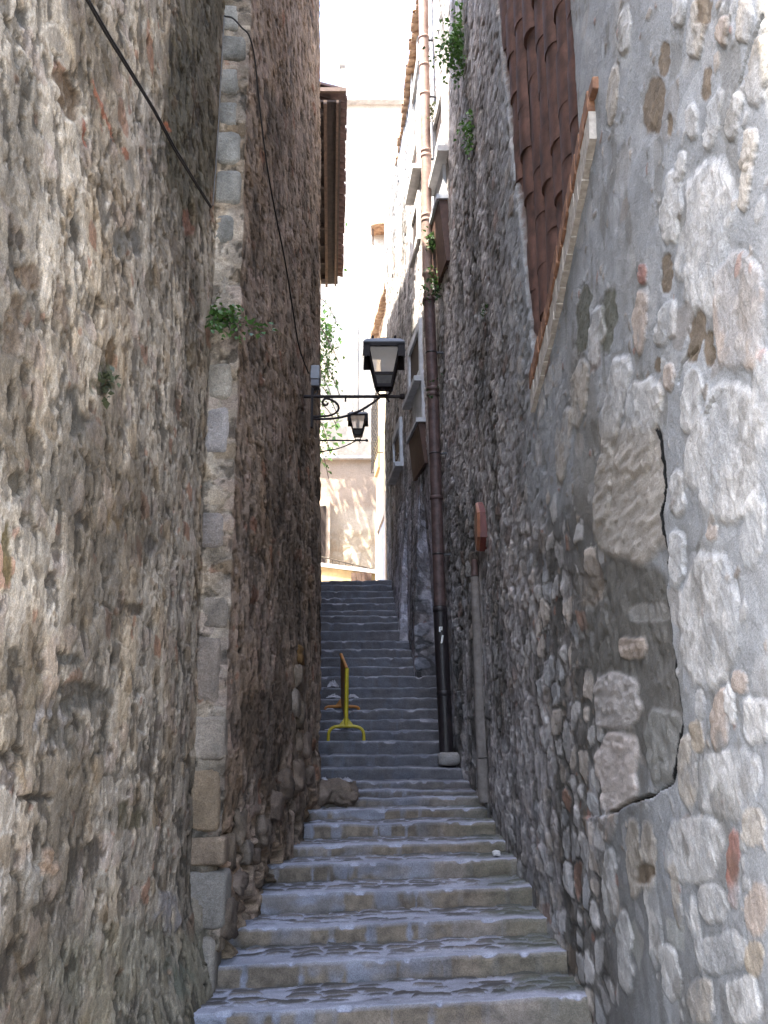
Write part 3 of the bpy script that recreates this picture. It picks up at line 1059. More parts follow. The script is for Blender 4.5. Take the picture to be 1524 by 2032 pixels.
# brick and mortar sill along the slanting foot of the cladding
mb = MB()
mb2 = MB()
ya, yb = 5.0, 7.1
nb = 17
for i in range(nb):
    y0 = ya + (yb - ya) * i / nb + .006
    y1 = ya + (yb - ya) * (i + 1) / nb - .006
    zz0, zz1 = sill_z(y0), sill_z(y1)
    jut = .04 + random.uniform(-.004, .004)
    th = .12
    v = []
    for (y, zc) in ((y0, zz0), (y1, zz1)):
        xw = float(rwall_x(y, zc))
        for (dx, dzz) in ((-jut, -th), (.19, -th), (.19, .0), (-jut, .0)):
            v.append((xw + dx, y, zc + dzz + random.uniform(-.002, .002)))
    mb.add(v, [(0, 1, 2, 3), (7, 6, 5, 4), (0, 4, 5, 1), (1, 5, 6, 2), (2, 6, 7, 3), (3, 7, 4, 0)])
    v = []
    for (y, zc) in ((y0 - .006, zz0 - th), (y1 + .006, zz1 - th)):
        xw = float(rwall_x(y, zc))
        for (dx, dzz) in ((-.03, -.16), (.15, -.16), (.15, -.003), (-.03, -.003)):
            v.append((xw + dx + random.uniform(-.005, .005), y, zc + dzz + random.uniform(-.006, .0)))
    mb2.add(v, [(0, 1, 2, 3), (7, 6, 5, 4), (0, 4, 5, 1), (1, 5, 6, 2), (2, 6, 7, 3), (3, 7, 4, 0)])
# the bevelled top course at the near end turns up against the render
y0 = ya - .16
xw = float(rwall_x(y0, sill_z(ya)))
mb.box((xw - .03, y0 + .05, sill_z(ya) - .07), (xw + .15, ya + .0, sill_z(ya) + .0))
so = mb.build('brick_sill', M['brick'], rb, bevel=.008)
mb2.build('sill_bedding', M['sillstone'], rb)


# --- windows and ledges high on the right wall (all seen edge on)
def wall_pt(Y, Z, out=0.0):
    return float(rwall_x(Y, Z)) - out


def window(pxa, pya, pyb, dy, frame=True, sill=True, w=.7, glassm='void', fm='plaster'):
    """near edge at px,py range; extends w metres deeper"""
    Yn = rhit(pxa, (pya + pyb) / 2)
    z1, z0 = P(pxa, pya, Yn)[2], P(pxa, pyb, Yn)[2]
    fr = MB()
    th = .13
    for (y0, y1, a, b) in ((Yn - th, Yn, z0 - th, z1 + th), (Yn + w, Yn + w + th, z0 - th, z1 + th), (Yn, Yn + w, z1, z1 + th), (Yn, Yn + w, z0 - th, z0)):
        v = []
        for zz in (a, b):
            for (yy, out) in ((y0, .045), (y0, -.25), (y1, -.25), (y1, .045)):
                v.append((wall_pt(yy, zz, out), yy, zz))
        fr.hexa([v[0], v[1], v[2], v[3], v[4], v[5], v[6], v[7]])
    f = fr.build('window', M[fm], rb)
    pn = MB()
    v = []
    for zz in (z0, z1):
        for (yy, out) in ((Yn, .012), (Yn, -.2), (Yn + w, -.2), (Yn + w, .012)):
            v.append((wall_pt(yy, zz, out), yy, zz))
    pn.hexa(v)
    pn.build('pane', M[glassm], f)
    if sill:
        sl = MB()
        v = []
        for zz in (z0 - th - .07, z0 - th):
            for (yy, out) in ((Yn - th - .04, .13), (Yn - th - .04, -.1), (Yn + w + th, -.1), (Yn + w + th, .13)):
                v.append((wall_pt(yy, zz, out), yy, zz))
        sl.hexa(v)
        sl.build('sill', M[fm], f)
    return Yn, z0, z1


def ledge(pxa, pya, w, proj_, h, mat='brownboard', capm='bluegrey'):
    """projecting boxed ledge: dark soffit boards and a pale slab on top"""
    Yn = rhit(pxa, pya)
    z1 = P(pxa, pya, Yn)[2]
    b = MB()
    v = []
    for zz, pr in ((z1 - h, .04), (z1, proj_)):
        for (yy, out) in ((Yn, pr), (Yn, -.1), (Yn + w, -.1), (Yn + w, pr)):
            v.append((wall_pt(yy, zz, out), yy, zz))
    b.hexa(v)
    o = b.build('balcony', M[mat], rb)
    c = MB()
    v = []
    for zz in (z1 + .002, z1 + .06):
        for (yy, out) in ((Yn - .03, proj_ + .03), (Yn - .03, -.1), (Yn + w + .03, -.1), (Yn + w + .03, proj_ + .03)):
            v.append((wall_pt(yy, zz, out), yy, zz))
    c.hexa(v)
    c.build('slab', M[capm], o)
    return Yn, z1


def plaster_strip(pts_y, z0, z1, out=.03, mat='plaster'):
    y0, y1 = pts_y
    v = []
    for zz in (z0, z1):
        for (yy, o_) in ((y0, out), (y0, -.2), (y1, -.2), (y1, out)):
            v.append((wall_pt(yy, zz, o_), yy, zz))
    m = MB()
    m.hexa(v)
    return m.build('plaster_patch', M[mat], rb)


window(884, 185, 283, 0, w=.75)
Yl, zl = ledge(888, 396, .9, .10, .75)
plaster_strip((Yl + .05, Yl + 1.1), zl + .08, zl + 1.0, .035, 'bluegrey')
window(836, 655, 735, 0, w=1.0, fm='bluegrey')
Yl, zl = ledge(845, 838, 1.0, .10, .55)
plaster_strip((Yl + .05, Yl + 1.0), zl + .07, zl + .75, .035, 'bluegrey')
window(832, 55, 115, 0, w=.8, glassm='jamb', sill=False)
window(833, 275, 320, 0, w=.8, glassm='wood')
window(833, 402, 465, 0, w=.7, sill=False)
window(797, 848, 905, 0, w=.9, fm='bluegrey')


# ------------------------------------------------------------------ eaves with tiles
def eave(parent, a, b, zdrop, run, rise, tiles, mat, pitch=.2, r=.075, toward=1, under=True, overhang=.1):
    """row of barrel tiles whose ends follow the edge a->b; the roof climbs away by run/rise"""
    a, b = np.array(a, float), np.array(b, float)
    L = np.linalg.norm(b - a)
    t = (b - a) / L
    out = np.array([toward, 0, 0.])          # direction from the roof to the edge
    mb = MB()
    n = int(L / pitch)
    for i in range(n):
        c = a + t * (i + .5) * pitch
        jz = random.uniform(-.012, .012)
        jo = random.uniform(-.02, .02)
        for kind in (0, 1):
            cc = c + t * (pitch * .5 * kind)
            vs = []
            m = 8
            for (d, zoff) in ((-jo, 0), (run, rise)):
                for q in range(m + 1):
                    ang = pi * q / m
                    zz = r * sin(ang) if kind == 0 else -r * .8 * sin(ang) + .03
                    yy = r * 1.12 * cos(ang)
                    p = cc - out * d + t * yy
                    vs.append((p[0], p[1], p[2] + zz + zoff + jz))
            for (d, zoff) in ((-jo, 0), (run, rise)):
                for q in range(m + 1):
                    ang = pi * q / m
                    zz = (r - .018) * sin(ang) if kind == 0 else -(r * .8 - .018) * sin(ang) + .03
                    yy = (r - .018) * 1.12 * cos(ang)
                    p = cc - out * d + t * yy
                    vs.append((p[0], p[1], p[2] + zz + zoff + jz))
            M1 = m + 1
            f = []
            for q in range(m):
                f.append((q, q + 1, M1 + q + 1, M1 + q))
                f.append((2 * M1 + q, 3 * M1 + q, 3 * M1 + q + 1, 2 * M1 + q + 1))
                f.append((q, 2 * M1 + q, 2 * M1 + q + 1, q + 1))
            mb.add(vs, f, True)
    o = mb.build('roof_tiles', M[mat], parent)
    return o


# right building roof edge (row of tile ends running toward the far end of the alley)
ra, rbp = PZ(829, -40, E + 9.85), PZ(771, 440, E + 9.85)
eave(rb, ra, rbp, 0, 4.5, 1.3, 0, 'rooftile', toward=-1)
eave(rb, (ra[0] + .12, ra[1], ra[2] - .17), (rbp[0] + .12, rbp[1], rbp[2] - .17), 0, .5, 0, 0, 'rooftile', toward=-1)
mb = MB()
for (w0, w1, dzz) in ((.10, .40, -.30), (.14, .42, -.38)):
    v = []
    for zz in (dzz - .07, dzz):
        for p in (ra, rbp):
            pass
    v = [(ra[0] + w0, ra[1], ra[2] + dzz - .075), (ra[0] + w1 + .3, ra[1], ra[2] + dzz - .075), (rbp[0] + w1 + .3, rbp[1], rbp[2] + dzz - .075), (rbp[0] + w0, rbp[1], rbp[2] + dzz - .075),
         (ra[0] + w0, ra[1], ra[2] + dzz), (ra[0] + w1 + .3, ra[1], ra[2] + dzz), (rbp[0] + w1 + .3, rbp[1], rbp[2] + dzz), (rbp[0] + w0, rbp[1], rbp[2] + dzz)]
    mb.hexa(v)
mb.build('eave_course', M['plaster'], rb)

# second house on the left, set back, with the deep dark eave
hb = thing('stone_house', (-3, 16, 0), 'set-back left house with a deep dark boarded eave over the stairs', 'house')
mb = MB()
mb.hexa([(-6, 10.95, 0), (-1.12, 10.95, 0), (-1.26, 20.2, 0), (-6, 20.2, 0), (-6, 10.95, E + 9.1), (-1.12, 10.95, E + 9.1), (-1.26, 20.2, E + 9.1), (-6, 20.2, E + 9.1)])
mb.build('wall', M['facade'], hb)
set_col(hb.children[0], (.3, .27, .23), .2, 3)
ze = E + 9.25
ea, eb = PZ(690, 178, ze), PZ(680, 552, ze)
o = eave(hb, ea, eb, 0, 4.6, 1.3, 0, 'darktile', toward=1, r=.085, pitch=.21)
mb = MB()
# boarded soffit
v = []
for zz in (ze - .13, ze - .10):
    v += [(-1.6, ea[1] + .1, zz), (ea[0] - .10, ea[1] + .1, zz), (eb[0] - .10, eb[1], zz), (-1.6, eb[1], zz)]
mb.hexa(v)
mb.build('soffit', M['soffit'], hb)
for (off, w, h, mt) in ((.13, .035, .05, 'wood'), (.30, .05, .06, 'wood')):
    mb = MB()
    v = []
    for zz in (ze - .135 - h, ze - .133):
        v += [(ea[0] - off - w, ea[1] + .05, zz), (ea[0] - off, ea[1] + .05, zz), (eb[0] - off, eb[1], zz), (eb[0] - off - w, eb[1], zz)]
    mb.hexa(v)
    mb.build('batten', M[mt], hb)
for i in range(9):
    yy = ea[1] + .25 + i * .72
    xe = ea[0] + (eb[0] - ea[0]) * (yy - ea[1]) / (eb[1] - ea[1])
    mb = MB()
    mb.box((-1.5, yy, ze - .21), (xe - .36, yy + .07, ze - .134))
    mb.build('rafter', M['soffit'], hb)
mb = MB()
v = []
for zz in (ze - .06, ze - .0):
    v += [(-1.6, ea[1] - .06, zz), (ea[0] - .02, ea[1] - .06, zz), (ea[0] - .02, ea[1] + .0, zz), (-1.6, ea[1] + .0, zz)]
mb.hexa(v)
mb.build('bargeboard', M['wood'], hb)

# house beyond the right building, with the sunny tile edge
h2 = thing('rendered_house', (1.5, 21, 0), 'sunlit rendered house beyond the right building with stepped tile eave and doorway', 'house')
mb = MB()
w2 = [(18.7, .24), (23.4, -.17)]
mb.hexa([(w2[0][1], w2[0][0], 2), (6, w2[0][0], 2), (6, w2[1][0], 2), (w2[1][1], w2[1][0], 2),
         (w2[0][1], w2[0][0], E + 8.9), (6, w2[0][0], E + 8.9), (6, w2[1][0], E + 8.9), (w2[1][1], w2[1][0], E + 8.9)])
mb.build('wall', M['facade'], h2)
set_col(h2.children[0], (.42, .33, .22), .2, 4)
sa, sb = PZ(780, 497, E + 9.0), PZ(733, 680, E + 9.0)
eave(h2, sa, sb, 0, 4, 1.1, 0, 'rooftile', toward=-1, pitch=.2)
eave(h2, (sa[0] + .13, sa[1], sa[2] - .17), (sb[0] + .13, sb[1], sb[2] - .17), 0, .5, 0, 0, 'rooftile', toward=-1)
mb = MB()
v = []
for zz in (E + 8.62, E + 8.72):
    v += [(sa[0] + .18, sa[1], zz), (sa[0] + .8, sa[1], zz), (sb[0] + .8, sb[1], zz), (sb[0] + .18, sb[1], zz)]
mb.hexa(v)
mb.build('eave_course', M['plaster'], h2)


def far_wall_x(Y):
    return np.interp(Y, [p[0] for p in w2], [p[1] for p in w2])


def flank_panel(name, y0, y1, z0, z1, out, mat, depth=.05):
    m = MB()
    v = []
    for zz in (z0, z1):
        for (yy, o_) in ((y0, out), (y0, out - depth), (y1, out - depth), (y1, out)):
            v.append((float(far_wall_x(yy)) - o_, yy, zz))
    m.hexa(v)
    return m.build(name, M[mat], h2)


zt = SZ[-1]
d = flank_panel('door', 20.6, 22.3, zt, P(760, 1030, 21)[2], .03, 'door')
flank_panel('door_frame', 20.3, 20.6, zt, P(760, 1010, 21)[2], .07, 'jamb', .1)
flank_panel('door_frame', 22.3, 22.75, zt, P(760, 1010, 21)[2], .07, 'jamb', .1)
flank_panel('lintel', 20.3, 22.75, P(760, 1030, 21)[2], P(760, 990, 21)[2], .075, 'jamb', .1)
flank_panel('shutter', 18.9, 19.5, P(781, 668, 19)[2], P(781, 612, 19)[2], .10, 'brownboard', .08)
flank_panel('ochre_panel', 22.4, 23.3, P(750, 940, 23)[2], P(750, 880, 23)[2], .05, 'stairwall', .06)

# ------------------------------------------------------------------ steps
st = D.objects.new('stairs', None)
COL.objects.link(st)
st.location = (0, 6, 0)
tag(st, kind='structure')


def step_mesh(k):
    Y0, Z1 = SY[k], SZ[k]
    Zp = SZ[k - 1] if k else max(0, Z1 - .16)
    Y1 = SY[k + 1] + .06 if k + 1 < len(SY) else Y0 + .9
    xl = float(lwall_x(Y0 + .1, 0)) - .33
    xr = float(lowx(np.array([min(Y0 + .1, 18.5)]))[0]) + .22
    if 14.0 < Y0 < 14.3:
        xr = .95
    res = .012 if k < 9 else .022
    dres = .011 if k < 9 else .016
    xs = np.arange(xl, xr, res)
    hr = Z1 - Zp + .04
    nrr = max(4, int(hr / dres))
    nt = max(6, int((Y1 - Y0) / (dres * 1.3)))
    prof = [(0, -hr + hr * i / nrr, 0) for i in range(nrr)]
    prof = [(0 if q[1] < -.015 else .004, q[1], 0) for q in prof]
    prof += [((Y1 - Y0) * j / nt + .006, 0, 1) for j in range(nt + 1)]
    pa = np.array(prof)
    nr_, nc_ = len(pa), len(xs)
    Xg = np.tile(xs, (nr_, 1))
    dy = np.tile(pa[:, 0:1], (1, nc_))
    dzv = np.tile(pa[:, 1:2], (1, nc_))
    tr = np.tile(pa[:, 2:3], (1, nc_))
    s = 1000 + k * 13
    wear = .05 * (fbm(Xg * 2.2, Xg * 0 + k, 3, s) - .5) + .03 * (fbm(Xg * 9, Xg * 0 + k, 3, s + 20) - .5)
    tilt = Xg * (.042 * max(0, 1 - k / 9) + .008 * hsh(np.array([k]), np.array([1]), 3)[0])
    # riser: blocks with smeared mortar
    bw = .30
    bx = Xg / bw + 3.7 * k + .5 * (fbm(Xg * 3, Xg * 0 + k, 2, s + 1) - .5)
    bid = np.floor(bx)
    be = np.minimum(bx - bid, 1 - bx + bid) * bw
    br = hsh(bid, bid * 0 + k, 5)
    bm = (br < .93) * ss(.008, .022, be + .045 * (fbm(Xg * 12, dzv * 12, 3, s + 2) - .5))
    right = ss(.15, .5, Xg)
    bm = np.maximum(bm, right * .8)
    stone = pal(hsh(bid, bid * 0 + k, 6), [(.45, (.25, .20, .15)), (.3, (.205, .165, .125)), (.251, (.285, .24, .20))])
    stone = stone * (1 + .9 * (fbm(Xg * 20, dzv * 20 + k, 4, s + 3) - .5))[..., None]
    mortar = C3(.295, .30, .345)[None, None, :] * (1 + .4 * (fbm(Xg * 6, dzv * 9 + dy * 6 + k, 4, s + 4) - .5))[..., None]
    smear = ss(.52, .62, fbm(Xg * 7, dzv * 2.2 + k, 3, s + 5)) * (1 - right)
    colr = mix3(mortar, stone, bm * (1 - .8 * smear))
    grime = ss(.40, .62, fbm(Xg * 4 + k, dzv * 7 + k, 4, s + 23)) * (1 - tr)
    colr = mix3(colr * .86, stone * .85, grime * .65)
    lip = ss(-.035, -.008, dzv) * (1 - tr)
    colr = mix3(colr, mortar, lip * .6 * (1 - right * .5))
    # tread: cobbles set in pale mortar behind a smooth front strip
    wx_ = Xg + .03 * (fbm(Xg * 9, dy * 9, 2, s + 6) - .5)
    f1, f2, ix, iy = vor(wx_ / .19 + k * 5, (dy + .02 * fbm(Xg * 8, dy * 8, 2, s + 17)) / .08, s + 7)
    q0, q1 = hsh(ix, iy, s + 8), hsh(ix, iy, s + 9)
    cob = (q0 < .72) * ss(.05 + .2 * q1, .14 + .25 * q1, f2 - f1 + .25 * (fbm(Xg * 25, dy * 25, 3, s + 18) - .5)) * ss(.09, .16, dy + .06 * (fbm(Xg * 4, dy * 0 + k, 2, s + 10) - .5))
    cc = pal(q1, [(.5, (.115, .105, .098)), (.3, (.16, .142, .128)), (.201, (.20, .175, .155))])
    colt = mix3(mortar * 1.22, cc * .85, cob)
    moss = ss(.55, .9, Xg + .5 * (fbm(Xg * 3, dy * 5 + k, 3, s + 11) - .5)) * (k < 9)
    mcol = C3(.075, .085, .055)
    colt = mix3(colt, mcol, moss * .62 * ss(.05, .15, dy))
    colr = mix3(colr, C3(.15, .145, .105), moss * .45)
    dirt = ss(.5, .72, fbm(Xg * 2.5 + k, dy * 6 + dzv * 6, 4, s + 12))
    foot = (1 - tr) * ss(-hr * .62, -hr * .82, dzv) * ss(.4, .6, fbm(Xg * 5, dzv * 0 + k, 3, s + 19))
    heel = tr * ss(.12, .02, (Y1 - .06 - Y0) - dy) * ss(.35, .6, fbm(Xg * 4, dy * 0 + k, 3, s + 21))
    col = mix3(colr, colt, tr)
    col = mix3(col, col * .6, dirt * .5)
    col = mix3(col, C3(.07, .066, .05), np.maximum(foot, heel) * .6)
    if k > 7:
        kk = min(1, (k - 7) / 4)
        dim = C3(.088, .092, .110)[None, None, :] * (1 + .5 * (fbm(Xg * 5, dzv * 12 + dy * 4 + k, 4, s + 14) - .5))[..., None]  # dim blue shade of the alley's depth painted into the farther steps
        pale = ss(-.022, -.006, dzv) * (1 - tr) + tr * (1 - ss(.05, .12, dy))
        dim = mix3(dim, C3(.25, .25, .27), pale * ss(.35, .6, fbm(Xg * 5, dy * 0 + k, 3, s + 15)))
        col = mix3(col, dim, np.full_like(Xg, .8 * kk))
    n = fbm(Xg * 13, dy * 13 + dzv * 13 + k, 4, s + 13) - .5
    chip = ss(.60, .75, fbm(Xg * 9, Xg * 0 + k * 3, 3, s + 16)) * np.exp(-((dzv / .02) ** 2)) * np.exp(-((dy / .03) ** 2)) * .034
    yo = (1 - tr) * (-.016 * bm * (hsh(bid, bid * 0, 8) - .3) - .018 * n) - wear * .6
    zo = tr * (.014 * cob * (.4 + q1) + .014 * n) + wear * .45 - chip + tilt
    # worn, rounded arris
    yo += (1 - tr) * ss(-.02, 0, dzv) * .006
    co = np.stack([Xg, Y0 + dy + yo + chip, Z1 + dzv + zo - tr * .004], -1).reshape(-1, 3)
    return grid_mesh('step', co, col.reshape(-1, 3), nc_, nr_)


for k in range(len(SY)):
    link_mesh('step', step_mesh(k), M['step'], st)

# ground below and landing above
mb = MB()
mb.box((-300, -300, -.6), (300, 300, -.02))
tag(mb.build('ground', M['ground']), kind='structure')
mb = MB()
mb.box((-14, SY[-1] + .35, 0), (14, 60, zt - .02))
tag(mb.build('landing', M['ground']), kind='structure')


# ------------------------------------------------------------------ end of the alley
fc = thing('rendered_building', (0, 27, zt), 'pink rendered building closing the far end of the stairs', 'building')


def facade_field(U, Z, Y, X, PX, PY):
    base = C3(.50, .42, .33)[None, None, :] * (1 + .3 * (fbm(X * 1.2, Z * 1.2, 5, 1) - .5))[..., None]
    f1, f2, ix, iy = vor(X / .25 + .4 * fbm(X * 3, Z * 3, 2, 4), Z / .19, 2)
    m = ss(.06, .16, f2 - f1) * (hsh(ix, iy, 5) < .6)
    sc = pal(hsh(ix, iy, 3), [(.5, (.50, .41, .30)), (.3, (.42, .31, .20)), (.201, (.55, .48, .38))])
    lowm = ss(1035, 1060, PY + 60 * (fbm(X * 2, Z * 2, 3, 7) - .5))
    col = mix3(base, mix3(C3(.44, .35, .25)[None, None, :] * np.ones_like(base), sc, m * .6), lowm * .8)
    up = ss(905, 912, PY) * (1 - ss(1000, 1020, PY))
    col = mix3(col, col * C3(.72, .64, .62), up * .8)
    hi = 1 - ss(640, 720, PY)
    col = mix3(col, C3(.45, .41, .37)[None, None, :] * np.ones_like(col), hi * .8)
    st_ = ss(.6, .75, fbm(X * 3, Z * 1.2, 5, 12))
    col = mix3(col, col * .75, st_ * .5)
    disp = .03 * (fbm(X * 2, Z * 2, 4, 6) - .5) + lowm * m * .014 + .012 * (fbm(X * 9, Z * 9, 3, 8) - .5)
    disp += .05 * (1 - ss(903, 912, PY))
    return disp, col


xs = np.arange(-4.5, 1.2, .02)
zs = np.arange(zt - .3, E + 17.2, .035)
Xg = np.tile(xs, (len(zs), 1))
Zg = np.tile(zs[:, None], (1, len(xs)))
Yg = np.full_like(Xg, 26.0)
PXg, PYg = proj(Xg, Yg, Zg)
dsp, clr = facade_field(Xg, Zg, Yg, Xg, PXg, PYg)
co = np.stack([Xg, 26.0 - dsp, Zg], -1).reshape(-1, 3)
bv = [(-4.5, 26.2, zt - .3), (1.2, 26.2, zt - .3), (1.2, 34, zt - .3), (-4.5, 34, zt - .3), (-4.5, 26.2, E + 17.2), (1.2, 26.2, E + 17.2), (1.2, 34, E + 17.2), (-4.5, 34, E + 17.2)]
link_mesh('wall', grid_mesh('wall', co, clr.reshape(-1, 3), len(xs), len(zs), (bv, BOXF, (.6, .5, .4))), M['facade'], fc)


def fbox(name, pxa, pya, pxb, pyb, Y0, Y1, mat, parent=fc):
    a = P(pxa, pyb, Y0)
    b = P(pxb, pya, Y0)
    m = MB()
    m.box((a[0], Y0, a[2]), (b[0], Y1, b[2]))
    return m.build(name, M[mat], parent)


fbox('cornice', 560, 184, 800, 197, 25.7, 26.3, 'plaster')
fbox('string_course', 600, 903, 756, 909, 25.86, 26.05, 'plaster')
fr = fbox('door_frame', 600, 992, 655, 1150, 25.8, 26.02, 'jamb')
fbox('door', 600, 1004, 647, 1150, 25.77, 25.9, 'void', fr)
ch = MB()
c0 = P(668, 178, 27.5)
ch.box((c0[0], 27.5, c0[2] - .4), (c0[0] + .32, 27.85, c0[2] + .55))
ch.box((c0[0] - .05, 27.45, c0[2] + .55), (c0[0] + .37, 27.9, c0[2] + .62))
for dx in (0, .24):
    ch.box((c0[0] + dx, 27.5, c0[2] + .62), (c0[0] + dx + .07, 27.85, c0[2] + .84))
ch.box((c0[0] - .05, 27.45, c0[2] + .84), (c0[0] + .37, 27.9, c0[2] + .9))
ch.build('chimney', M['plaster'], fc)
# thin service cable down the facade
mb = MB()
mb.tube([P(711, y, 25.85) for y in (640, 700, 760, 800, 830)], .012, 6)
mb.build('service_cable', M['wire'], fc)

# ramp wall with iron railing and a wooden gate
rw = thing('stair_wall', (-1, 24.4, zt), 'ochre rendered wall of the upper steps with thin iron handrail', 'wall')
a, b = P(560, 1115, 24.3), P(746, 1139, 24.3)
mb = MB()
mb.hexa([(a[0], 24.3, zt), (b[0], 24.3, zt), (b[0], 24.6, zt), (a[0], 24.6, zt), (a[0], 24.3, a[2]), (b[0], 24.3, b[2]), (b[0], 24.6, b[2]), (a[0], 24.6, a[2])])
mb.build('wall', M['stairwall'], rw)
mb = MB()
mb.hexa([(a[0], 24.24, a[2] + .003), (b[0], 24.24, b[2] + .003), (b[0], 24.66, b[2] + .003), (a[0], 24.66, a[2] + .003),
         (a[0], 24.24, a[2] + .09), (b[0], 24.24, b[2] + .09), (b[0], 24.66, b[2] + .09), (a[0], 24.66, a[2] + .09)])
mb.build('coping', M['plaster'], rw)
ra_, rb_ = P(560, 1086, 24.35), P(746, 1131, 24.35)
mb = MB()
mb.tube([ra_, rb_], .016, 8)
mb.build('handrail', M['ironrail'], rw)
for i in range(14):
    t = (i + .5) / 14
    p = np.array(ra_) * (1 - t) + np.array(rb_) * t
    q = np.array(a) * (1 - t) + np.array(b) * t
    mb = MB()
    mb.tube([p, (p[0], p[1], q[2] + .09)], .009, 6)
    mb.build('baluster', M['ironrail'], rw)
g0, g1 = P(697, 1155, 24.2), P(738, 1136, 24.2)
mb = MB()
for i in range(4):
    xa = g0[0] + (g1[0] - g0[0]) * i / 4
    xb = g0[0] + (g1[0] - g0[0]) * (i + 1) / 4 - .008
    mb.box((xa, 24.2, zt), (xb, 24.26, g1[2]))
mb.box((g0[0], 24.262, zt + .3), (g1[0], 24.29, zt + .4))
mb.build('gate', M['wood'], rw)

# little tiled canopy and the trellis hanging on the sunny house
cn = thing('canopy', PZ(757, 462, E + 10.5), 'small curved tiled canopy high on the pale far facade', 'canopy')
cp = P(757, 470, 25.9)
mb = MB()
prof = []
for i in range(9):
    a_ = pi * .15 + pi * .8 * i / 8
    prof.append((-cos(a_) * .3, sin(a_) * .13))
v = []
for yy in (25.35, 25.98):
    v += [(cp[0] + x, yy, cp[2] + z) for x, z in prof] + [(cp[0] + x * .92, yy, cp[2] + z * .8 - .02) for x, z in prof]
n = 9
f = []
for i in range(n - 1):
    f += [(i, i + 1, 2 * n + i + 1, 2 * n + i), (n + i, 3 * n + i, 3 * n + i + 1, n + i + 1), (i, n + i, n + i + 1, i + 1)]
mb.add(v, f, True)
mb.build('hood', M['rooftile'], cn)
for s_ in (-.22, .22):
    mb = MB()
    mb.tube([(cp[0] + s_, 25.98, cp[2] - .2), (cp[0] + s_, 25.5, cp[2] + .02)], .02, 6)
    mb.build('bracket', M['wood'], cn)

tl = thing('trellis', (0, 22, zt), 'thin dark wire trellis beside the eave of the sunny far house', 'trellis')
mb = MB()
y0_, y1_ = 21.6, 23.3
za, zb = P(748, 920, 22.5)[2], P(748, 790, 22.5)[2]
for i in range(9):
    yy = y0_ + (y1_ - y0_) * i / 8
    xx = float(far_wall_x(yy)) - .12
    mb.tube([(xx, yy, za), (xx + .0, yy, zb)], .008, 5)
for i in range(12):
    zz = za + (zb - za) * i / 11
    mb.tube([(float(far_wall_x(y0_)) - .12, y0_, zz), (float(far_wall_x(y1_)) - .12, y1_, zz)], .008, 5)
mb.build('mesh_panel', M['cable'], tl)
for yy in (y0_, y1_):
    for zz in (za, zb):
        mb = MB()
        mb.tube([(float(far_wall_x(yy)) + .05, yy, zz), (float(far_wall_x(yy)) - .12, yy, zz)], .01, 5)
        mb.build('bracket', M['cable'], tl)


# ------------------------------------------------------------------ plants
def leaves(mb, pts, n, size, spread, seed, fold=.25, droop=.3):
    r = np.random.default_rng(seed)
    for i in range(n):
        c = np.array(pts[r.integers(len(pts))], float) + r.normal(0, spread, 3)
        d = r.normal(0, 1, 3)
        d[2] -= droop
        d /= np.linalg.norm(d)
        up = np.array([0, 0, 1.]) + r.normal(0, .45, 3)
        s = np.cross(d, up)
        s /= np.linalg.norm(s) + 1e-9
        nn = np.cross(s, d)
        L = size * r.uniform(.6, 1.25)
        w = L * r.uniform(.26, .4)
        p0 = c
        p1 = c + d * L * .45 + s * w + nn * w * fold
        p2 = c + d * L - nn * L * .15
        p3 = c + d * L * .45 - s * w + nn * w * fold
        pm = c + d * L * .5
        mb.add([p0, p1, p2, p3, pm], [(0, 4, 1), (1, 4, 2), (0, 3, 4), (3, 2, 4)], True)
    return mb


def plant(name, root, tips, n, size, spread, seed, label, cat, mat='leaf', sub=5, group=None, sr=.006):
    o = thing(name, root, label, cat, group)
    r = np.random.default_rng(seed)
    sm = MB()
    pts = []
    for tp in tips:
        a = np.array(root, float)
        b = np.array(tp, float)
        mid = (a + b) / 2 + r.normal(0, np.linalg.norm(b - a) * .12, 3)
        ps = []
        for i in range(9):
            t = i / 8
            ps.append(a * (1 - t) ** 2 + 2 * mid * t * (1 - t) + b * t * t)
        sm.tube(ps, [sr * (1 - .8 * i / 8) for i in range(9)], 5)
        pts += ps[2:]
    sm.build('stem', M['stem'], o)
    leaves(MB(), pts, n, size, spread, seed).build('foliage', M[mat], o)
    return o


# bush on the quoin
root = P(425, 625, 6.86)
plant('wall_plant', root, [P(470, 630, 6.7), P(450, 660, 6.65), P(480, 672, 6.6), P(520, 652, 6.75), P(430, 650, 6.6), P(470, 615, 6.7), P(548, 660, 6.8), P(418, 605, 6.8)],
      280, .043, .024, 31, 'leafy green plant growing from the quoin corner of the left wall', 'plant')
root = P(205, 765, 5.0)
root = (-1.17, root[1] - .0, root[2])
Yq = 1.17 / ((762 - 205) / FPX) * .97
plant('wall_plant', P(205, 770, Yq), [P(195, 745, Yq - .12), P(212, 740, Yq - .1), P(190, 780, Yq - .12), P(225, 742, Yq - .05)], 60, .035, .02, 32,
      'small faint weed rooted in the middle of the left wall', 'plant', 'leafdry')
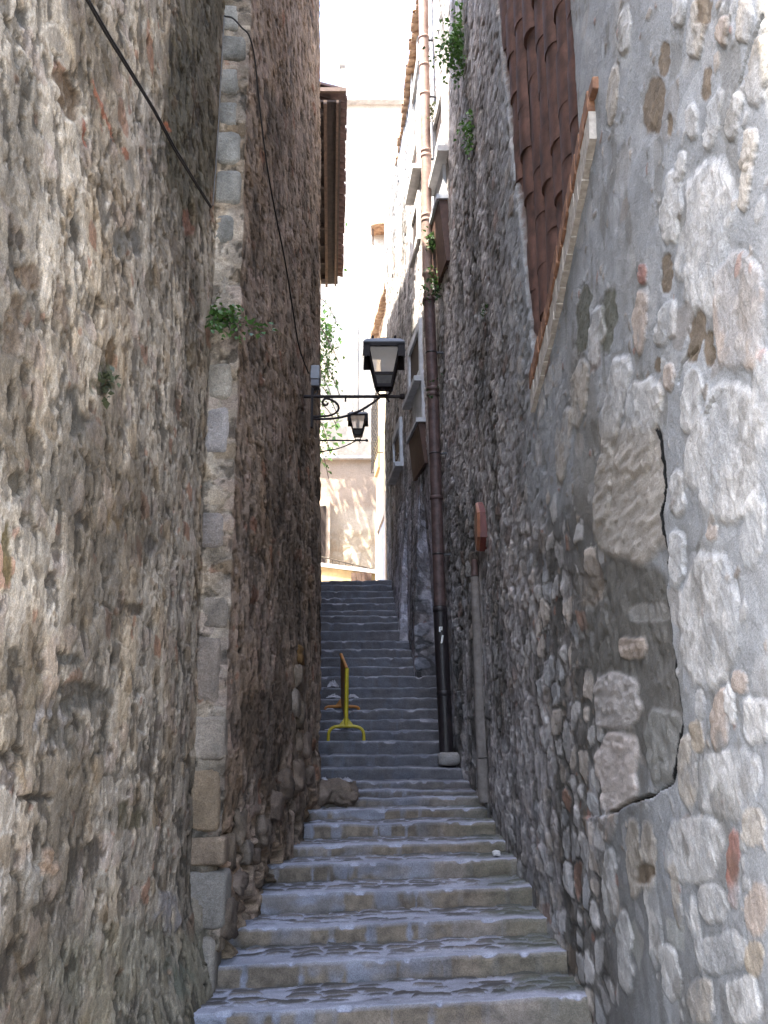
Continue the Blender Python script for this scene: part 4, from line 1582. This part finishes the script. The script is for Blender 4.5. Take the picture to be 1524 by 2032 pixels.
# right wall plants
Yq = rhit(915, 100)
plant('wall_plant', P(915, 75, Yq), [P(895, 60, Yq - .3), P(880, 110, Yq - .35), P(900, 140, Yq - .25), P(872, 125, Yq - .3), P(925, 30, Yq - .2), P(905, 155, Yq - .2), P(890, 90, Yq - .35), P(912, 20, Yq - .15), P(900, 110, Yq - .3)],
      620, .058, .06, 33, 'bright green plant high on the right wall beside the sunlit part', 'plant', 'leaf')
Yq = rhit(935, 270)
plant('wall_plant', P(936, 255, Yq), [P(925, 240, Yq - .2), P(928, 275, Yq - .2), P(945, 250, Yq - .2), P(930, 300, Yq - .2)], 190, .045, .045, 34,
      'second green plant on the shaded right wall, left of the tile cladding', 'plant', 'leaf')
for (nm, px, py, n, sz, sd, lb_, mt) in (
        ('wall_plant', 858, 480, 170, .07, 35, 'bushy blue-green plant beside the upper terracotta drainpipe', 'leafd'),
        ('wall_plant', 856, 555, 60, .055, 36, 'tuft of green growing from the drainpipe collar', 'leaf'),
        ('wall_plant', 852, 582, 60, .05, 37, 'low dark tuft at the joint where the drainpipe turns brown', 'leafd'),
        ('wall_plant', 862, 226, 90, .06, 38, 'pale dry tuft beside the sunlit top of the drainpipe', 'leafdry'),
        ('wall_plant', 860, 772, 26, .035, 39, 'tiny tuft on the middle collar of the brown drainpipe', 'leafd')):
    Yb = 12.0
    plant(nm, P(px + 6, py + 6, Yb + .05), [P(px - 8, py - 12, Yb - .12), P(px + 4, py - 20, Yb - .1), P(px - 4, py + 12, Yb - .12), P(px + 10, py, Yb - .12)], n, sz, .035, sd, lb_, 'plant', mt)
Yq = rhit(965, 612)
plant('wall_plant', P(968, 618, Yq), [P(962, 605, Yq - .1), P(968, 600, Yq - .1), P(960, 625, Yq - .1)], 40, .035, .02, 40, 'small tuft in the middle of the shaded right wall below the cladding', 'plant', 'leafd')

# garden behind the second left house: creeper and a tree whose shade falls on the far facade
cr = thing('creeper', (-1.3, 20.6, E + 8), 'green creeper hanging from the left house end beside the lamps', 'plant')
pts = []
sm = MB()
rg = random.Random(4)
for (x0_, y0p, x1_, y1p) in ((640, 590, 668, 640), (640, 650, 660, 700), (636, 640, 672, 720), (640, 700, 676, 790), (640, 740, 662, 800), (640, 760, 672, 830), (640, 800, 668, 845), (640, 830, 655, 900), (640, 880, 652, 950)):
    A = np.array(P(x0_ - 8, y0p, 20.5))
    B = np.array(P(x1_, y1p, 20.4 + rg.uniform(-.3, .3)))
    ps = [A + (B - A) * i / 8 + np.array([0, 0, .1 * sin(pi * i / 8)]) for i in range(9)]
    sm.tube(ps, .008, 5)
    pts += ps
sm.build('stem', M['stem'], cr)
mb = MB()
core = [P(648, y, 20.6) for y in range(640, 760, 6)]
leaves(mb, core, 420, .085, .10, 51)
leaves(mb, pts, 130, .08, .05, 52)
mb.build('foliage', M['leaf'], cr)

tr = thing('garden_tree', (-2.7, 24.4, zt), 'green tree standing in the garden left of the far facade', 'tree')
mb = MB()
mb.tube([(-2.7, 24.4, zt), (-2.68, 24.4, zt + 2.2), (-2.6, 24.4, zt + 4.4)], [.16, .12, .07], 10)
tips = []
for i in range(13):
    a_ = 2 * pi * i * .382
    tip = (-2.55 + .9 * cos(a_), 24.4 + .7 * sin(a_), zt + 4.6 + 5.2 * i / 10 + rg.uniform(-.5, .6))
    mb.tube([(-2.66, 24.4, zt + 2.4 + .15 * i), tuple((np.array(tip) + np.array((-2.6, 24.4, zt + 3.8))) / 2), tip], [.05, .035, .015], 6)
    tips.append(tip)
mb.build('trunk', M['stem'], tr)
mb = MB()
leaves(mb, tips, 1500, .18, .36, 53)
mb.build('crown', M['leaf'], tr)


# ------------------------------------------------------------------ lanterns
def lantern(root_px, root_py, cx, arm_py, Yd, label, scale=1.0):
    u = Yd / (CP * 1.0) / FPX * 1.03      # metres per pixel at this depth, used for the reach only
    A = np.array(P(cx, arm_py, Yd))
    xr = P(root_px, arm_py, Yd)[0]
    k = scale
    o = thing('wall_lantern', (float(xr), Yd, float(A[2])), label, 'street lamp', 'iron lanterns on the left wall')
    x, y, z = A
    # bracket
    mb = MB()
    mb.tube([(xr - .12, y, z), (x + .17 * k, y, z)], .0155 * k, 8)
    mb.lathe([(0, -.03), (.026, -.02), (.026, .02), (0, .03)], (x + .17 * k, y, z), 8)
    mb.box((xr - .05, y - .03, z - .3 * k), (xr - .028, y + .03, z + .08 * k))
    # long brace
    pts = []
    for i in range(17):
        t = i / 16
        px_ = xr - .05 + (x - xr + .01) * t
        pz_ = z - .205 * k + .205 * k * (t ** 2.6) - .012 * k * sin(pi * t)
        pts.append((px_, y, pz_ - .008))
    mb.tube(pts, .0118 * k, 8)
    # scroll
    pts = []
    for i in range(13):
        t = i / 12
        a_ = -pi / 2 + t * pi * .95
        pts.append((xr + .07 * k + .15 * k * cos(a_) * (1 - .15 * t), y, z - .105 * k + .085 * k * sin(a_)))
    c = pts[-1]
    base = pts[0]
    pre = [(xr - .03, y, base[2] - .005), (xr + .03 * k, y, base[2] - .003)]
    rc = .038 * k
    end = []
    for i in range(1, 14):
        a_ = pi * .5 + i / 13 * pi * 1.5
        rr_ = rc * (1 - .55 * i / 13)
        end.append((c[0] + rr_ * cos(a_) - .0, y, c[2] - rc + rr_ * sin(a_)))
    mb.tube(pre + pts + end, .0105 * k, 7)
    mb.tube([(xr + .27 * k, y, z), (xr + .27 * k, y, z - .05 * k)], .008 * k, 6)
    mb.tube([(x + .02, y, z - .01), (x + .05 * k, y, z - .05 * k), (x + .02 * k, y, z - .065 * k), (x, y, z - .05 * k)], .009 * k, 6)
    mb.build('bracket', M['lamp'], o)

    # lantern body, square and tapering
    def sq(hw, zz):
        return [(x - hw, y - hw, zz), (x + hw, y - hw, zz), (x + hw, y + hw, zz), (x - hw, y + hw, zz)]
    zb = z + .075 * k
    H = .40 * k
    hb_, ht = .068 * k, .155 * k
    fr_ = MB()

    def hw_at(t):
        return hb_ + (ht - hb_) * t
    for sx, sy in ((-1, -1), (1, -1), (1, 1), (-1, 1)):
        pts = [(x + sx * hw_at(t), y + sy * hw_at(t), zb + H * t) for t in (0, 1)]
        fr_.tube(pts, .0125 * k, 4)

    def ring(t, h, thick=.014):
        w = hw_at(t)
        zz = zb + H * t
        th = thick * k
        for (ax, s_) in ((0, -1), (0, 1), (1, -1), (1, 1)):
            if ax == 0:
                fr_.box((x - w - th * .6, y + s_ * w - th / 2, zz), (x + w + th * .6, y + s_ * w + th / 2, zz + h * k))
            else:
                fr_.box((x + s_ * w - th / 2, y - w, zz), (x + s_ * w + th / 2, y + w, zz + h * k))
    ring(0, .03)
    ring(.27, .028)
    ring(.96, .02)
    # bottom dish, ring and foot
    fr_.lathe([(.0, -.004 * k), (.05 * k, 0), (.07 * k, .008 * k), (.0, .012 * k)], (x, y, zb), 12)
    for s_ in (-1, 1):
        pts = [(x + s_ * (.012 + .045 * sin(pi * i / 10)) * k, y, zb - .072 * k + .072 * k * i / 10) for i in range(11)]
        fr_.tube(pts, .009 * k, 6)
    fr_.lathe([(0, -.078 * k), (.05 * k, -.075 * k), (.05 * k, -.062 * k), (0, -.058 * k)], (x, y, zb), 12)
    fr_.build('lantern_frame', M['lamp'], o)
    # glass panes, four
    for ax, s_ in ((1, -1), (0, 1), (1, 1), (0, -1)):
        gl = MB()
        v = []
        for t in (.30, .97):
            w = hw_at(t) - .006 * k
            zz = zb + H * t
            if ax:
                v += [(x - w, y + s_ * w, zz), (x + w, y + s_ * w, zz)]
            else:
                v += [(x + s_ * w, y - w, zz), (x + s_ * w, y + w, zz)]
        gl.add(v, [(0, 1, 3, 2)])
        gl.build('glass_pane', M['glass'], o)
    # lower metal panels
    lp = MB()
    for ax, s_ in ((1, -1), (0, 1), (1, 1), (0, -1)):
        v = []
        for t in (.05, .27):
            w = hw_at(t) - .004 * k
            zz = zb + H * t
            if ax:
                v += [(x - w, y + s_ * w, zz), (x + w, y + s_ * w, zz)]
            else:
                v += [(x + s_ * w, y - w, zz), (x + s_ * w, y + w, zz)]
        lp.add(v, [(0, 1, 3, 2)])
    lp.build('gear_box', M['lampbox'], o)
    # roof: brim with hanging skirt, low hipped dome, crown
    rf = MB()
    zt_ = zb + H
    lv = [(.192, -.012), (.192, 0), (.155, .038), (.10, .062), (.05, .070)]
    vv = []
    for hw, dz_ in lv:
        vv += sq(hw * k, zt_ + dz_ * k)
    f = []
    for i in range(len(lv) - 1):
        for q in range(4):
            q2 = (q + 1) % 4
            f.append((i * 4 + q, i * 4 + q2, (i + 1) * 4 + q2, (i + 1) * 4 + q))
    f.append((3, 2, 1, 0))
    f.append(tuple(range(len(lv) * 4 - 4, len(lv) * 4)))
    rf.add(vv, f)
    rf.lathe([(.062 * k, .06 * k), (.066 * k, .085 * k), (.03 * k, .10 * k), (0, .102 * k)], (x, y, zt_), 14)
    ro = rf.build('roof', M['lamproof'], o)
    sk = MB()
    a0, a1 = sq(.190 * k, zt_ - .012 * k), sq(.196 * k, zt_ - .145 * k)
    b0, b1 = sq(.183 * k, zt_ - .012 * k), sq(.189 * k, zt_ - .145 * k)
    cut = .055
    # each corner keeps a wing of sheet metal, the middle is cut away over the glass
    for q in range(4):
        q2 = (q + 1) % 4
        e0, e1 = np.array(a0[q]), np.array(a0[q2])
        g0_, g1_ = np.array(a1[q]), np.array(a1[q2])
        for (s0, s1) in ((0, .17), (.83, 1)):
            p = [e0 + (e1 - e0) * s0, e0 + (e1 - e0) * s1, g0_ + (g1_ - g0_) * s1, g0_ + (g1_ - g0_) * s0]
            nrm = np.cross(p[1] - p[0], p[3] - p[0])
            nrm = nrm / np.linalg.norm(nrm) * .004
            sk.hexa([p[0], p[1], p[2], p[3], p[0] + nrm, p[1] + nrm, p[2] + nrm, p[3] + nrm])
        p = [e0, e1, e1 + (g1_ - e1) * .22, e0 + (g0_ - e0) * .22]
        nrm = np.cross(p[1] - p[0], p[3] - p[0])
        nrm = nrm / np.linalg.norm(nrm) * .0055
        sk.hexa([p[0], p[1], p[2], p[3], p[0] + nrm, p[1] + nrm, p[2] + nrm, p[3] + nrm])
    sk.build('skirt', M['lamp'], ro)
    for sx, sy in ((-1, -1), (1, -1), (1, 1), (-1, 1)):
        fn = MB()
        fn.lathe([(.0, .03), (.012, .02), (.012, 0), (0, -.01)], (x + sx * .105 * k, y + sy * .105 * k, zt_ + .062 * k), 8)
        fn.build('finial', M['lamp'], ro)
    bl = MB()
    bl.lathe([(0, .05 * k), (.03 * k, .06 * k), (.034 * k, .20 * k), (.02 * k, .30 * k), (0, .31 * k)], (x, y, zb + .06 * k), 12)
    bl.build('bulb', M['grey'], o)
    return o


lantern(628, 787, 762, 787, 9.6, 'near black iron lantern on a scrolled bracket over the stairs')
lantern(612, 874, 710, 874, 19.6, 'far smaller-looking iron lantern on its bracket, below and behind the near one')

# grey junction box above the near bracket and the cables
jx = thing('junction_box', P(626, 750, 10.2), 'grey electrical junction box above the near lantern bracket', 'electrical box')
a = P(617, 768, 10.3)
b = P(635, 728, 10.3)
mb = MB()
mb.box((a[0] - .02, 10.24, a[2] + .07), (b[0], 10.42, b[2]))
mb.build('box', M['grey'], jx, bevel=.006)
mb = MB()
mb.box((a[0] - .018, 10.25, a[2]), (b[0] - .004, 10.41, a[2] + .068))
mb.build('cover', M['greyd'], jx, bevel=.004)
mb = MB()
mb.tube([(b[0] - .03, 10.3, a[2] + .01), (b[0] - .02, 10.3, a[2] - .06), (b[0] - .05, 10.2, a[2] - .12)], .008, 6)
mb.build('cable_tail', M['cable'], jx)


def smooth_path(p, n=6):
    p = [np.array(q, float) for q in p]
    p = [2 * p[0] - p[1]] + p + [2 * p[-1] - p[-2]]
    out = []
    for i in range(1, len(p) - 2):
        a_, b_, c_, d_ = p[i - 1:i + 3]
        for j in range(n):
            t = j / n
            out.append(.5 * (2 * b_ + (c_ - a_) * t + (2 * a_ - 5 * b_ + 4 * c_ - d_) * t * t + (3 * b_ - a_ - 3 * c_ + d_) * t ** 3))
    return out + [p[-2]]


def lw_pt(px, py, out=.03):
    """point on the near left wall seen at px,py"""
    Yn = 1.19 / max((762 - px) / FPX, .05)
    b_ = (1016 - py) / FPX
    t = (1.19 - out) / ((762 - px) / FPX)
    return (-(1.19 - out), t * (CP - b_ * SP), E + (SP + b_ * CP) * t)


def lw2_pt(px, py, out=.03):
    """point on the set-forward left wall beyond the quoin"""
    ys = np.linspace(6.97, 10.85, 500)
    b_ = (1016 - py) / FPX
    t = ys / (CP - b_ * SP)
    x = (px - 762) / FPX * t
    d_ = x - (np.interp(ys, [6.96, 10.86], [-1.0, -.615]) + out)
    i = int(np.argmin(np.abs(d_)))
    return P(px, py, float(ys[i]))


pts = [lw_pt(x, y, .05) for x, y in ((150, -40), (172, 0), (215, 75), (262, 150), (305, 220), (345, 295), (385, 360), (418, 412))]
mb = MB()
mb.tube(smooth_path(pts), .0055, 7)
mb.tube([(p[0] + .004, p[1] + .010 * sin(i * 2.1), p[2] + .010) for i, p in enumerate(pts)], .0045, 7)
tag(mb.build('cable', M['cable'], None, pts[3]), 'thick black twin cable running down across the left wall to the quoin', 'cable')
pts = [P(445, 32, 6.80), P(462, 36, 6.80), P(480, 55, 6.84), P(495, 72, 6.9)] + [lw2_pt(x, y, .05) for x, y in ((506, 120), (514, 200), (530, 330), (548, 430), (566, 520), (582, 620), (594, 690), (612, 740))]
mb = MB()
mb.tube(smooth_path(pts), .0065, 7)
tag(mb.build('cable', M['cable'], None, pts[5]), 'thin black cable looping from the quoin top down to the junction box', 'cable')
mb = MB()
mb.tube([P(445, 30, 6.80), P(440, 120, 6.80), P(434, 240, 6.80), P(427, 350, 6.80), P(422, 408, 6.80)], .005, 6)
tag(mb.build('wire', M['wire'], None, P(434, 240, 6.8)), 'thin pale wire hanging straight down beside the quoin stones', 'wire')



# ------------------------------------------------------------------ drainpipe
dp = thing('drainpipe', P(887, 1490, 12.0), 'tall terracotta and brown drainpipe running up the right wall', 'drainpipe')
path = [(-60, 839), (0, 840), (75, 841), (187, 843), (305, 845.5), (430, 847), (540, 848), (590, 851), (775, 859), (990, 866), (1205, 873), (1490, 886)]
py_ = [p[0] for p in path]
px_ = [p[1] for p in path]
YP = 12.0


def pp(y):
    q = P(float(np.interp(y, py_, px_)), y, YP)
    return np.array((min(q[0], float(rwall_x(YP, q[2])) - .05), q[1], q[2]))


mb = MB()
mb.tube([pp(y) for y in range(-60, 546, 30)] + [pp(547)], .060, 16)
up_ = mb.build('upper_pipe', M['pipe'], dp)
for y in (75, 130, 187, 300, 310, 428, 438):
    c = pp(y)
    m = MB()
    m.lathe([(.058, -.02), (.067, -.017), (.067, .017), (.058, .02)], c, 16)
    m.build('collar', M['pipe'], up_)
mb = MB()
a, b = pp(545), pp(592)
mb.lathe([(.060, b[2] - a[2]), (.062, b[2] - a[2] + .04), (.045, (b[2] - a[2]) * .5), (.055, -.03), (.075, -.01), (.075, .03), (.058, .04)], (a[0] + .01, a[1], a[2]), 16)
mb.build('joint', M['pipe'], dp)
mb = MB()
mb.tube([pp(y) for y in range(592, 1206, 36)] + [pp(1206)], .066, 16)
lo_ = mb.build('middle_pipe', M['pipelow'], dp)
for y in (596, 772, 783, 988):
    c = pp(y)
    m = MB()
    m.lathe([(.064, -.025), (.077, -.02), (.077, .02), (.064, .025)], c, 16)
    m.build('collar', M['pipelow'], lo_)
mb = MB()
mb.tube([pp(y) for y in (1203, 1260, 1320, 1380, 1440, 1492)], .077, 18)
ir = mb.build('iron_foot_pipe', M['iron'], dp)
for y in (1210, 1376):
    c = pp(y)
    m = MB()
    m.lathe([(.074, -.03), (.083, -.025), (.083, .025), (.074, .03)], c, 18)
    m.build('collar', M['iron'], ir)
for y in (80, 192, 316, 445):
    c = pp(y)
    m = MB()
    m.box((c[0] + .05, c[1] - .012, c[2] - .008), (c[0] + .15, c[1] + .012, c[2] + .008))
    m.build('clamp', M['iron'], up_)
for y in (700, 900, 1100):
    c = pp(y)
    m = MB()
    m.lathe([(.0655, -.012), (.069, -.010), (.069, .010), (.0655, .012)], c, 16)
    m.box((c[0] + .06, c[1] - .012, c[2] - .01), (c[0] + .14, c[1] + .012, c[2] + .01))
    m.build('clamp', M['iron'], lo_)
# white paint marks on the iron pipe
for seg in ([(872, 1255), (872, 1246), (876, 1246), (876, 1251), (872, 1251)], [(878, 1262), (877, 1268), (876, 1276), (874, 1277)]):
    m = MB()
    ps = []
    for (x, y) in seg:
        c = pp(y)
        dxp = (x - np.interp(y, py_, px_)) / FPX * 12.4
        ps.append((c[0] + dxp, c[1] - sqrt(max(.077 ** 2 - dxp ** 2, 0)) - .001, c[2]))
    m.tube(ps, .011, 5)
    m.build('paint_mark', M['white'], ir)
c = pp(1492)
mb = rock(MB(), (c[0] + .02, c[1] - .05, c[2] - .075), (.26, .30, .16), 77, rough=.12, boxy=.9)
o = mb.build('footing_stone', M['step'], dp)
set_col(o, (.27, .25, .235), .2, 5)

# cement conduit lower on the right wall
cd = thing('conduit', P(970, 1600, 10.2), 'grey cement-covered conduit standing against the lower right wall', 'conduit')
cpts = [(1110, 941), (1145, 942), (1230, 949), (1330, 955), (1430, 961), (1500, 965), (1590, 970)]


def cpt(y):
    x = float(np.interp(y, [p[0] for p in cpts], [p[1] for p in cpts]))
    yd = 10.45
    q = P(x, y, yd)
    return (float(rwall_x(yd, q[2])) - .035, yd, q[2])


mb = MB()
mb.tube([cpt(y) for y in (1145, 1230, 1330, 1430, 1503)], [.044, .046, .050, .054, .055], 12)
cdo = mb.build('pipe_cover', M['cement'], cd)
mb = MB()
mb.tube([cpt(y) for y in (1506, 1550, 1592)], [.058, .06, .05], 12)
mb.build('pipe_foot', M['cement'], cd)
mb = MB()
mb.tube([cpt(1110), cpt(1143)], [.03, .036], 10)
mb.build('pipe_end', M['pipelow'], cd)

# red and orange hexagonal plaque fixed edge-on to the right wall
Yg_ = rhit(960, 1045)
zc = P(956, 1045, Yg_)[2]
xw_ = float(rwall_x(Yg_, zc))
sg = thing('wall_sign', (xw_, Yg_, zc), 'elongated hexagonal orange and red plaque on the right wall', 'sign')
h2_ = .235
oc = [(-.10, h2_ * .45), (0, h2_), (.10, h2_ * .45), (.10, -h2_ * .55), (0, -h2_), (-.10, -h2_ * .55)]
mb = MB()
v = [(xw_ - .05, Yg_ + a_ * 1.6, zc + c_) for a_, c_ in oc] + [(xw_ - .075, Yg_ + a_ * 1.45, zc + c_ * .95) for a_, c_ in oc]
mb.add(v, [(i, (i + 1) % 6, 6 + (i + 1) % 6, 6 + i) for i in range(6)] + [tuple(range(6, 12))])
mb.build('sign_face', M['signface'], sg)
mb = MB()
v = [(xw_ + .03, Yg_ + a_ * 1.62, zc + c_) for a_, c_ in oc] + [(xw_ - .048, Yg_ + a_ * 1.62, zc + c_) for a_, c_ in oc]
mb.add(v, [(i, (i + 1) % 6, 6 + (i + 1) % 6, 6 + i) for i in range(6)] + [tuple(range(6)), tuple(range(6, 12))])
mb.build('sign_rim', M['signedge'], sg)

# ------------------------------------------------------------------ barrier
br = thing('barrier', P(687, 1466, 12.65), 'yellow metal barrier, shaded parts coloured orange, standing lengthwise on the steps', 'barrier')
ztr = SZ[13] + .0
F0 = np.array(P(687, 1440, 12.68))
Bk = np.array(P(679, 1405, 13.5))
T0 = np.array(P(688.5, 1326, 12.68))
T1 = np.array(P(677, 1299, 13.5))
th = .024
mb = MB()
v = []
for s_ in (-th / 2, th / 2):
    v += [F0 + (s_, 0, .05), Bk + (s_, 0, .04), T1 + (s_, 0, 0), T0 + (s_, 0, 0)]
mb.add(v, [(0, 1, 2, 3), (7, 6, 5, 4), (0, 4, 5, 1), (1, 5, 6, 2), (2, 6, 7, 3), (3, 7, 4, 0)])
mb.build('panel', M['orange'], br)
mb = MB()
mb.tube([F0 + (0, 0, -.01), F0 * .5 + T0 * .5, T0], .0235, 10)
mb.build('post', M['yellow'], br)
mb = MB()
mb.tube([T0 + (0, -.005, -.01), T1 + (0, 0, 0)], .021, 8)
mb.build('top_rail', M['orange'], br)


def foot(c, mat, hw=.205):
    c = np.array(c)
    gz = float(stair_z(c[1] - .12))
    m = MB()
    pts = []
    hh = c[2] - gz
    for i in range(15):
        t = i / 14
        a_ = pi * t
        pts.append((c[0] - hw * math.copysign(abs(cos(a_)) ** .55, cos(a_)), c[1], gz + .0 + hh * sin(a_) ** .5 if 0 < i < 14 else gz))
    m.tube(pts, .019, 9)
    m.add([c + (-.085, .004, .01), c + (.085, .004, .01), c + (0.012, .004, .105), c + (-.012, .004, .105),
           c + (-.085, -.004, .01), c + (.085, -.004, .01), c + (0.012, -.004, .105), c + (-.012, -.004, .105)], BOXF)
    return m.build('foot', M[mat], br)


foot(F0 + (0, 0, -.005), 'yellow')
foot(Bk + (0, 0, .02), 'orange')

# ------------------------------------------------------------------ rubble and litter on the steps
sb_ = P(655, 1545, 10.9)
gz = float(stair_z(10.7))
mb = rock(MB(), (sb_[0], 11.0, gz + .08), (.50, .34, .25), 66, n=44, rough=.6, boxy=.3)
rock(mb, (sb_[0] + .16, 10.86, gz + .03), (.22, .2, .15), 67, n=30, rough=.6, boxy=.3)
rock(mb, (sb_[0] - .12, 10.84, gz + .05), (.26, .2, .18), 68, n=30, rough=.6, boxy=.3)
o = mb.build('boulder', M['left'], None, (sb_[0], 11.0, gz))
set_col(o, (.17, .13, .10), .4, 6)
tag(o, 'brown rough boulder lying on the steps at the foot of the left wall', 'boulder')


def crumple(c, size, seed):
    r = np.random.default_rng(seed)
    n = 12
    vs, fs = [], []
    for i in range(n):
        for j in range(n):
            u_, v_ = i / (n - 1) - .5, j / (n - 1) - .5
            hgt = max(0, .5 - 1.6 * (u_ * u_ + v_ * v_)) * size[2] * (1.3 + r.normal(0, .22))
            vs.append((c[0] + u_ * size[0] + r.normal(0, size[0] * .03), c[1] + v_ * size[1] + r.normal(0, size[1] * .03), c[2] + abs(hgt)))
    for i in range(n - 1):
        for j in range(n - 1):
            a_ = i * n + j
            fs += [(a_, a_ + n, a_ + n + 1), (a_, a_ + n + 1, a_ + 1)]
    return MB().add(vs, fs, False)


for (px, py, k_, w, d_, h, sd, lab, cat) in (
        (661, 1352, 18, .13, .14, .2, 1, 'large crumpled pale bag left of the barrier top', 'litter'),
        (662, 1360, 17, .16, .12, .10, 2, 'flattened pale scrap on the step behind the barrier', 'litter'),
        (699, 1360, 17, .13, .12, .12, 3, 'small pale crumpled bag just right of the barrier panel', 'litter'),
        (655, 1383, 16, .10, .1, .05, 4, 'pale rag on the second step above the rear barrier foot', 'litter'),
        (660, 1425, 14, .16, .1, .05, 5, 'pale scrap lying under the barrier', 'litter')):
    Yc = float(SY[k_ + 0] + .12)
    x, _, _ = P(px, py, Yc)
    zc_ = float(SZ[k_])
    mb = crumple((x, Yc, zc_ + .004), (w * 1.15, d_, h * .6), sd)
    tag(mb.build('litter', M['litter'], None, (x, Yc, zc_)), lab, cat, 'pale litter on the steps')
for (px, w, sd, lab) in ((640, .14, 11, 'left pale scrap of paper lying on the boulder'), (672, .10, 12, 'middle pale scrap of paper lying on the boulder'), (688, .12, 13, 'right pale scrap of paper lying on the boulder')):
    x = P(px, 1525, 11.05)[0]
    zt2 = gz + .185
    mb = crumple((x, 11.08, zt2), (w, .12, .06), sd)
    tag(mb.build('litter', M['litter'], None, (x, 11.08, zt2)), lab, 'litter', 'scraps on the boulder')

# a pale pebble on the right of a lower step
pq = P(990, 1676, 8.75)
mb = rock(MB(), (pq[0], 8.95, float(SZ[4]) + .055), (.07, .06, .045), 45, rough=.3, boxy=.4)
o = mb.build('pebble', M['step'], None, (pq[0], 8.95, float(SZ[4]) + .03))
set_col(o, (.55, .53, .52), .2, 9)
tag(o, 'small white pebble at the right end of a lower step', 'stone')

# ------------------------------------------------------------------ light
SUN_EL = radians(60)
hx, hy = .86, .51           # sunlight travels this way along the ground
w = D.worlds.new('World')
SC.world = w
w.use_nodes = True
nt = w.node_tree
sk = nt.nodes.new('ShaderNodeTexSky')
sk.sky_type = 'NISHITA'
sk.sun_disc = False
sk.sun_elevation = SUN_EL
sk.sun_rotation = atan2(-hx, -hy)
sk.air_density = 1.0
sk.dust_density = 2.2
sk.ozone_density = 1.0
bg = nt.nodes['Background']
bg.inputs['Strength'].default_value = .15
nt.links.new(sk.outputs[0], bg.inputs[0])
sl = D.lights.new('sun', 'SUN')
sl.energy = 2.5
sl.angle = radians(.5)
sl.color = (1.0, .93, .82)
so = D.objects.new('sun', sl)
COL.objects.link(so)
so.location = (-20, -10, 40)
dvec = np.array((hx * cos(SUN_EL), hy * cos(SUN_EL), -sin(SUN_EL)))
import mathutils
so.rotation_euler = mathutils.Vector(dvec).to_track_quat('-Z', 'Y').to_euler()

vs_ = SC.view_settings
vs_.view_transform = 'Standard'
vs_.look = 'None'
vs_.gamma = 1
vs_.exposure = 3.5
SC.render.engine = 'CYCLES'
SC.cycles.max_bounces = 8
SC.cycles.diffuse_bounces = 5
SC.cycles.transparent_max_bounces = 12
SC.cycles.use_denoising = True
